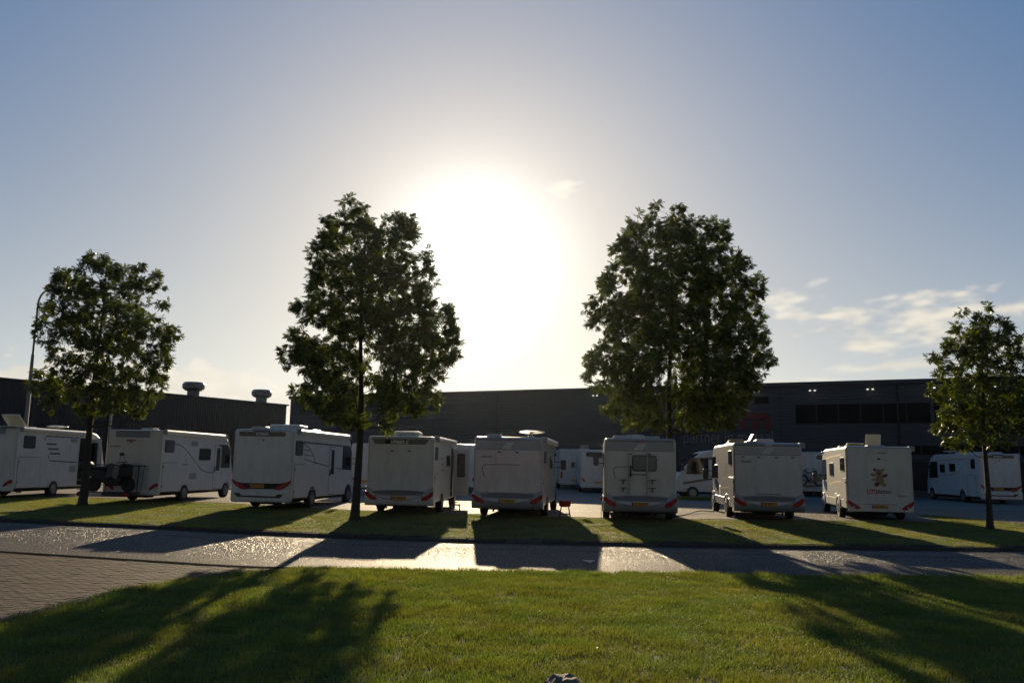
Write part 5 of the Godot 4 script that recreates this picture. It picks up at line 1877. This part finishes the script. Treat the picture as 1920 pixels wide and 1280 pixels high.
func bear_sticker(o: Node3D) -> void:   # a printed toy bear and two printed words
	var R := [Vector3.ZERO, Vector3(1, 0, 0), Vector3(0, 1, 0), Vector3(0, 0, 1)]
	var tan_fur := mat("print_tan", Color(0.3, 0.2, 0.1), 0.5)
	var brown := mat("print_brown", Color(0.1, 0.05, 0.03), 0.5)
	var sole := mat("print_sole", Color(0.13, 0.03, 0.03), 0.5)
	var s := Geo.new()
	var shapes := [[0.0, 1.43, 0.14, 0.17, 0.0, tan_fur], [-0.01, 1.69, 0.13, 0.12, 0.1, tan_fur], [-0.2, 1.6, 0.1, 0.055, -0.3, tan_fur], [0.18, 1.58, 0.1, 0.055, 0.4, brown], [-0.1, 1.27, 0.085, 0.075, 0.3, sole], [0.13, 1.27, 0.09, 0.07, -0.4, tan_fur], [-0.15, 1.79, 0.05, 0.05, 0.0, brown], [0.13, 1.79, 0.05, 0.045, 0.0, tan_fur], [-0.02, 1.65, 0.05, 0.04, 0.0, brown], [-0.2, 1.43, 0.06, 0.025, 0.1, brown]]
	var base: MeshInstance3D = null
	var lift := 0.0012
	for q in shapes:
		var p := PackedVector2Array()
		for i in 18:
			p.push_back(Vector2(q[0], q[1]) + Vector2(cos(TAU * i / 18) * q[2], sin(TAU * i / 18) * q[3]).rotated(q[4]))
		var g := Geo.new()
		g.prism(p, R, -0.002, lift)
		if base == null:
			base = add("bear_sticker", g, q[5], o)
		else:
			add("printed_patch", g, q[5], base)
		lift += 0.0012
	var b := plate(o, "red_label", R, rrect(-0.43, 0.94, -0.1, 1.1, 0.008), mat("print_red", Color(0.42, 0.015, 0.015), 0.5), 0.003)
	write("lettering", "Beat", 0.13, mat("print_white", Color(0.65, 0.65, 0.65), 0.5), b, R, -0.265, 1.02, 0.006, true, 0.27)
	write("lettering", "Batten!", 0.13, mat("plate_black", Color(0.015, 0.015, 0.015), 0.5), o, R, 0.14, 1.02, 0.003, true, 0.44)
	for m in [[-0.22, 2.14], [0.0, 2.16], [0.28, 2.12]]:
		plate(o, "marker", R, rrect(m[0] - 0.06, m[1] - 0.03, m[0] + 0.06, m[1] + 0.03, 0.03), mat("decal_grey") if m[0] == 0.0 else mat("decal_pale", Color(0.5, 0.5, 0.5), 0.4), 0.012, 0.003)
	plate(o, "brake_lamp", R, rrect(-0.05, 2.35, 0.26, 2.4, 0.015), mat("tan_stripe"), 0.01, 0.003)
	write("lettering", "HYMER", 0.06, mat("decal_pale"), o, R, -0.84, 0.87, 0.003, false, 0.24)
	write("lettering", "EXSIS-i", 0.06, mat("decal_grey"), o, R, 0.72, 0.88, 0.003, true, 0.3)


func plants() -> void:
	var leaf := mat("leaf", Color(0.12, 0.145, 0.036), 0.4)
	leaf.vertex_color_use_as_albedo = true
	leaf.backlight_enabled = true
	leaf.backlight = Color(0.75, 0.8, 0.22)
	var bark := mat("bark", Color(0.045, 0.038, 0.03), 0.9)
	bark.heightmap_enabled = true
	bark.heightmap_texture = noise_tex(0.03, 51, [], 256)
	bark.heightmap_scale = 1.5
	world_tex(bark, 3.0)
	tree("leftmost leafy tree, beside the camper with the scooter", Vector3(-15.79, -0.06, -31.13), [-0.2, 9.2, 0.35, 0.35, 0.5, 9.0, 0.40, 0.40, 0.1, 8.7, 0.63, 0.46, -1.4, 8.6, 0.40, 0.35, -1.0, 8.5, 0.46, 0.35, -1.6, 8.0, 0.29, 0.23, -1.4, 8.1, 0.40, 0.40, 1.7, 8.8, 0.29, 0.40, 1.6, 8.3, 0.63, 0.46, -0.3, 7.9, 0.75, 0.58, 0.7, 7.9, 0.63, 0.52, -1.4, 7.1, 0.46, 0.46, -1.4, 6.6, 0.40, 0.40, -0.6, 7.0, 0.69, 0.58, 0.3, 6.8, 0.69, 0.63, 1.3, 7.1, 0.69, 0.58, 2.2, 7.6, 0.35, 0.29, 2.0, 6.7, 0.63, 0.46, 2.8, 6.5, 0.35, 0.35, 2.1, 6.1, 0.52, 0.35, -0.5, 6.1, 0.81, 0.58, 0.7, 5.9, 0.81, 0.63, 1.6, 5.7, 0.63, 0.52, 2.3, 5.4, 0.40, 0.46, -1.3, 5.6, 0.40, 0.35, -0.4, 5.3, 0.63, 0.52, 0.5, 4.9, 0.75, 0.58, 1.6, 4.8, 0.69, 0.52, 2.4, 4.9, 0.35, 0.29, -1.9, 4.9, 0.35, 0.23, -1.4, 4.7, 0.52, 0.35, -1.8, 4.3, 0.46, 0.29, -0.8, 4.2, 0.63, 0.46, 0.2, 4.2, 0.69, 0.52, 1.1, 4.1, 0.69, 0.46, 1.9, 4.1, 0.52, 0.40, -0.9, 3.7, 0.40, 0.29, -0.1, 3.5, 0.40, 0.29, 1.0, 3.6, 0.63, 0.35, 1.7, 3.5, 0.35, 0.29], 0.16, 9.4, 2.9, leaf, bark, 0.1)
	tree("tall leafy tree left of centre, its crown against the glare of the sun", Vector3(-4.72, -0.06, -26.13), [-0.6, 9.9, 0.31, 0.25, -0.2, 9.8, 0.28, 0.28, -1.2, 9.4, 0.25, 0.31, -0.7, 9.3, 0.56, 0.49, -1.4, 9.0, 0.31, 0.31, -1.3, 8.8, 0.49, 0.43, 0.0, 9.2, 0.56, 0.43, 1.0, 9.5, 0.37, 0.31, 1.3, 9.2, 0.37, 0.43, 0.7, 9.1, 0.49, 0.43, -1.5, 8.3, 0.37, 0.37, -0.8, 8.4, 0.68, 0.56, 0.1, 8.5, 0.62, 0.56, 0.9, 8.6, 0.56, 0.49, -1.6, 7.6, 0.31, 0.43, -1.1, 7.6, 0.56, 0.49, -0.3, 7.7, 0.68, 0.56, 0.6, 7.8, 0.62, 0.56, 1.3, 7.9, 0.56, 0.49, 1.9, 8.1, 0.31, 0.43, 2.0, 7.6, 0.31, 0.37, -1.6, 7.1, 0.31, 0.31, -1.8, 6.6, 0.31, 0.37, -1.1, 6.6, 0.56, 0.49, -0.4, 6.8, 0.68, 0.56, 0.5, 7.0, 0.68, 0.56, 1.4, 7.0, 0.62, 0.49, 1.9, 7.1, 0.37, 0.37, -1.3, 6.1, 0.43, 0.31, -0.5, 6.1, 0.49, 0.37, -0.1, 5.8, 0.43, 0.37, 0.4, 5.7, 0.49, 0.37, -0.7, 5.7, 0.31, 0.25, -0.1, 4.5, 0.31, 0.31, -0.5, 5.1, 0.37, 0.37, -0.2, 5.0, 0.31, 0.31, 0.4, 6.3, 0.62, 0.43, 1.1, 6.2, 0.68, 0.49, 1.9, 6.4, 0.56, 0.49, 2.6, 6.5, 0.31, 0.43, 2.7, 6.1, 0.31, 0.43, -1.9, 5.4, 0.37, 0.37, -2.2, 5.0, 0.28, 0.31, -1.5, 5.4, 0.56, 0.49, -1.6, 4.8, 0.62, 0.49, -1.0, 4.8, 0.56, 0.49, 1.2, 5.5, 0.68, 0.49, 2.0, 5.6, 0.68, 0.56, 2.7, 5.5, 0.37, 0.56, 2.5, 5.0, 0.49, 0.43, 0.8, 4.9, 0.37, 0.37, 1.4, 4.9, 0.68, 0.56, 2.1, 4.6, 0.56, 0.43, -1.0, 4.2, 0.68, 0.49, -1.9, 3.9, 0.28, 0.25, -1.4, 3.7, 0.56, 0.37, -0.5, 4.0, 0.56, 0.49, -0.7, 3.4, 0.68, 0.43, 0.8, 4.2, 0.62, 0.49, 1.6, 4.1, 0.68, 0.49, 2.2, 3.9, 0.37, 0.31, 0.9, 3.6, 0.62, 0.49, 1.7, 3.5, 0.49, 0.31, -0.9, 3.1, 0.43, 0.25, -0.2, 3.0, 0.49, 0.25, 0.7, 3.0, 0.31, 0.19], 0.14, 9.9, 2.7, leaf, bark, -0.15)
	tree("tallest broad leafy tree right of centre, in front of the window camper", Vector3(5.64, -0.03, -29.5), [-0.6, 10.9, 0.23, 0.30, -0.6, 10.4, 0.30, 0.47, 0.3, 10.9, 0.30, 0.30, 0.1, 10.4, 0.54, 0.47, 0.9, 10.5, 0.37, 0.40, -1.2, 10.4, 0.37, 0.47, -1.8, 9.7, 0.30, 0.30, -1.4, 9.7, 0.54, 0.54, -0.5, 9.7, 0.60, 0.54, 0.5, 9.8, 0.67, 0.60, 1.3, 10.0, 0.47, 0.54, 1.9, 10.3, 0.34, 0.44, 1.9, 9.8, 0.40, 0.40, -1.2, 9.0, 0.54, 0.54, -0.4, 8.8, 0.67, 0.54, 0.6, 8.9, 0.67, 0.60, 1.4, 9.1, 0.60, 0.60, 2.5, 9.2, 0.34, 0.40, 2.3, 8.8, 0.54, 0.54, -2.2, 8.6, 0.30, 0.37, -2.1, 8.1, 0.40, 0.40, -2.7, 7.6, 0.37, 0.30, -2.6, 7.0, 0.37, 0.37, -2.0, 7.4, 0.54, 0.47, -1.3, 7.7, 0.54, 0.47, -1.0, 8.1, 0.54, 0.40, -0.4, 7.8, 0.67, 0.60, 0.6, 7.9, 0.67, 0.60, 1.4, 8.1, 0.67, 0.60, 2.2, 8.0, 0.60, 0.54, 3.1, 8.4, 0.30, 0.40, 3.0, 7.9, 0.40, 0.54, -1.8, 6.9, 0.47, 0.40, -1.2, 7.0, 0.60, 0.47, -0.4, 6.9, 0.67, 0.54, 0.6, 7.0, 0.67, 0.54, 1.5, 7.0, 0.67, 0.60, 2.3, 7.1, 0.60, 0.60, 3.0, 7.1, 0.40, 0.54, -1.8, 6.4, 0.47, 0.40, -1.0, 6.2, 0.60, 0.47, -0.2, 6.1, 0.60, 0.47, 0.7, 6.1, 0.67, 0.47, 1.6, 6.2, 0.74, 0.60, 2.5, 6.2, 0.67, 0.60, 3.2, 6.3, 0.34, 0.47, -2.4, 5.9, 0.30, 0.23, -2.7, 5.5, 0.37, 0.37, -2.8, 5.1, 0.30, 0.34, -2.1, 5.4, 0.54, 0.40, -1.4, 5.4, 0.60, 0.47, -0.7, 5.3, 0.60, 0.54, 0.9, 5.4, 0.74, 0.54, 1.9, 5.4, 0.74, 0.60, 2.7, 5.4, 0.67, 0.60, 3.3, 5.5, 0.34, 0.47, -1.6, 4.8, 0.60, 0.47, -2.4, 4.6, 0.40, 0.27, -0.9, 4.6, 0.67, 0.47, 0.4, 4.6, 0.54, 0.47, 1.3, 4.6, 0.74, 0.54, 2.2, 4.6, 0.67, 0.54, 2.9, 4.7, 0.47, 0.40, -2.0, 3.7, 0.40, 0.40, -1.5, 4.0, 0.67, 0.47, -0.7, 3.9, 0.60, 0.54, -1.1, 3.4, 0.60, 0.34, -0.5, 3.3, 0.40, 0.27, 0.8, 3.8, 0.74, 0.54, 1.7, 3.8, 0.74, 0.47, 2.4, 4.0, 0.40, 0.40, 0.9, 3.2, 0.47, 0.20, 1.7, 3.3, 0.54, 0.20, 2.1, 3.4, 0.34, 0.20], 0.15, 10.9, 2.8, leaf, bark, 0.15)
	tree("small slim leafy tree near the right edge", Vector3(15.35, -0.06, -27.01), [0.5, 7.3, 0.17, 0.17, 0.4, 6.9, 0.31, 0.34, -0.3, 7.0, 0.17, 0.17, -0.3, 6.6, 0.29, 0.29, 0.4, 6.4, 0.48, 0.39, 0.8, 6.5, 0.22, 0.26, -0.4, 6.1, 0.41, 0.39, 0.1, 5.9, 0.53, 0.43, 0.7, 6.0, 0.43, 0.39, 1.2, 6.1, 0.17, 0.26, -0.8, 5.9, 0.26, 0.26, 1.1, 5.7, 0.29, 0.31, -0.6, 5.5, 0.39, 0.34, 0.0, 5.4, 0.53, 0.39, 0.7, 5.4, 0.43, 0.39, -1.3, 5.5, 0.17, 0.22, -1.3, 5.1, 0.29, 0.26, -0.9, 5.0, 0.34, 0.29, -0.3, 4.8, 0.48, 0.39, 0.4, 4.8, 0.48, 0.39, 0.9, 5.0, 0.39, 0.39, 1.3, 5.2, 0.22, 0.26, -1.2, 4.6, 0.22, 0.19, -0.8, 4.4, 0.43, 0.39, -0.1, 4.3, 0.53, 0.43, 0.7, 4.3, 0.53, 0.43, 1.3, 4.5, 0.34, 0.43, -1.3, 3.8, 0.26, 0.31, -0.9, 3.8, 0.43, 0.39, -0.3, 3.7, 0.53, 0.43, 0.4, 3.7, 0.53, 0.43, 1.0, 3.8, 0.48, 0.43, 1.3, 3.4, 0.29, 0.34, -1.1, 3.3, 0.39, 0.29, -0.5, 3.1, 0.53, 0.39, 0.2, 3.1, 0.53, 0.39, 0.9, 3.2, 0.43, 0.34, -0.8, 2.8, 0.29, 0.19, -0.3, 2.7, 0.43, 0.19, 0.4, 2.7, 0.39, 0.19], 0.105, 7.2, 2.3, leaf, bark, 0.25)


func small_things() -> void:
	var o := thing("marker_rod", "thin dark rod with a red ball standing left of the window camper", "marker rod", Vector3(3.1, 0, -28.3))
	var g := Geo.new()
	g.rod(Vector3(0, -0.05, 0), Vector3(0, 0.66, 0), 0.008)
	put("rod", g, mat("black_plastic"), o)
	var b := Geo.new()
	b.ball(Vector3(0, 0.66, 0), Vector3(0.05, 0.05, 0.05), 6, 10)
	put("ball", b, mat("red_lens"), o)
	var st := thing("step_stool", "dark step stool on the paving by the open camper door", "step stool", Vector3(-2.0, 0.02, -31.4))
	var tg := Geo.new()
	tg.box(Vector3(0, 0.2, 0), Vector3(0.36, 0.04, 0.3), 0.012)
	put("tread", tg, mat("stool_grey", Color(0.12, 0.12, 0.12), 0.6), st)
	for x in [-0.15, 0.15]:
		var l := Geo.new()
		l.box(Vector3(x, 0.09, 0), Vector3(0.03, 0.19, 0.28), 0.008)
		add("leg", l, mat("black_plastic"), st)
	var c := Geo.new()
	var pts := PackedVector3Array()
	for i in 20:
		var t := i / 19.0
		pts.push_back(Vector3(lerpf(5.9, 8.1, t), 0.035 + 0.1 * sin(PI * t) * t, lerpf(-30.0, -33.4, t) + 0.25 * sin(t * 7.0)))
	c.tube(pts, PackedFloat32Array([0.018]), 6)
	tag(put("power_cable", c, mat("rubber"), self), "dark power cable running over the paving from the third tree to the silver camper", "cable")


func grass() -> void:
	var m := mat("grass_blade", Color(1, 1, 1), 0.55)
	m.metallic_specular = 0.45
	m.vertex_color_use_as_albedo = true
	m.backlight_enabled = true
	m.backlight = Color(1.0, 1.0, 0.5)
	var near := grass_mesh(210, 0.36, 0.055, 0.0045, 5)
	var xf: Array[Transform3D] = []
	var tint := PackedColorArray()
	var z := -16.4
	while z < -4.0:
		var x := -8.5
		while x < 14.0:
			var p := Vector2(x + rng.randf_range(-0.1, 0.1), z + rng.randf_range(-0.1, 0.1))
			if absf(p.x) < -p.y * 0.7 + 2.5 and p.x > lerp_line(LEFT, p.y) + rng.randf_range(0.06, 0.22) and p.y > lerp_line(NEAR, p.x) + rng.randf_range(0.02, 0.2):
				var h := 1.0 + 0.5 * noise.get_noise_2d(p.x * 55.0, p.y * 90.0) + 0.25 * noise.get_noise_2d(p.x * 200.0, p.y * 260.0)
				if p.y < lerp_line(NEAR, p.x) + 0.5 or p.x < lerp_line(LEFT, p.y) + 0.5:
					h *= 1.35
				if rng.randf() < 0.03:   # longer tufts that the mower missed
					h *= rng.randf_range(1.4, 2.1)
				var s := rng.randf_range(0.9, 1.1)
				xf.push_back(Transform3D(Basis(Vector3(0, 1, 0), rng.randf() * TAU).scaled_local(Vector3(s, maxf(0.5, h), s)), Vector3(p.x, -0.172 + 0.012 * noise.get_noise_2d(p.x * 25.0, p.y * 25.0), p.y)))
				var v := 1.0 + 0.35 * noise.get_noise_2d(p.x * 40.0 + 99.0, p.y * 70.0)
				var w := noise.get_noise_2d(p.x * 22.0, p.y * 50.0 + 300.0)
				tint.push_back(Color(v * (1.0 + 0.25 * w), v, v * (1.0 + 0.1 * w)))
			x += 0.2
		z += 0.2
	scatter("lawn_grass", "short mown lawn in the foreground, half in tree shadow", "grass", near, m, xf, tint)
	var far := grass_mesh(170, 0.5, 0.05, 0.007, 6)
	var xf2: Array[Transform3D] = []
	var tint2 := PackedColorArray()
	x_loop(xf2, tint2)
	scatter("verge_grass", "mown grass verge between the road and the campers", "grass", far, m, xf2, tint2)
	var xf3: Array[Transform3D] = []
	var tint3 := PackedColorArray()
	for i in 60:
		xf3.push_back(Transform3D(Basis(Vector3(0, 1, 0), rng.randf() * TAU).scaled_local(Vector3(1.3, 5.0, 1.3)), Vector3(rng.randf_range(8.8, 13.6), 0.0, rng.randf_range(-46.4, -45.0))))
		tint3.push_back(Color(1.2, 1.05, 0.9))
	scatter("grass_bed", "rough tufts growing in front of the side-on camper", "grass", far, m, xf3, tint3)


func x_loop(xf: Array[Transform3D], tint: PackedColorArray) -> void:
	var x := -26.0
	while x < 26.0:
		var zk := kerb_z(x)
		var zy := lerp_line(YARD, x)
		var z := zk - 0.04
		while z > zy + 0.2:
			var p := Vector2(x + rng.randf_range(-0.12, 0.12), z + rng.randf_range(-0.12, 0.12))
			if absf(p.x) < -p.y * 0.66 + 2.0 and p.y < kerb_z(p.x) - 0.06 and p.y > lerp_line(YARD, p.x) + 0.2:
				var h := 1.0 + 0.5 * noise.get_noise_2d(p.x * 50.0, p.y * 50.0)
				xf.push_back(Transform3D(Basis(Vector3(0, 1, 0), rng.randf() * TAU).scaled_local(Vector3(1, maxf(0.45, h), 1)), Vector3(p.x, verge_y(p.x, p.y) - 0.005, p.y)))
				var v := 1.0 + 0.3 * noise.get_noise_2d(p.x * 30.0 + 99.0, p.y * 30.0)
				var w := noise.get_noise_2d(p.x * 18.0, p.y * 40.0 + 300.0)
				tint.push_back(Color(v * (1.05 + 0.35 * w), v, v))
			z -= 0.3
		x += 0.3
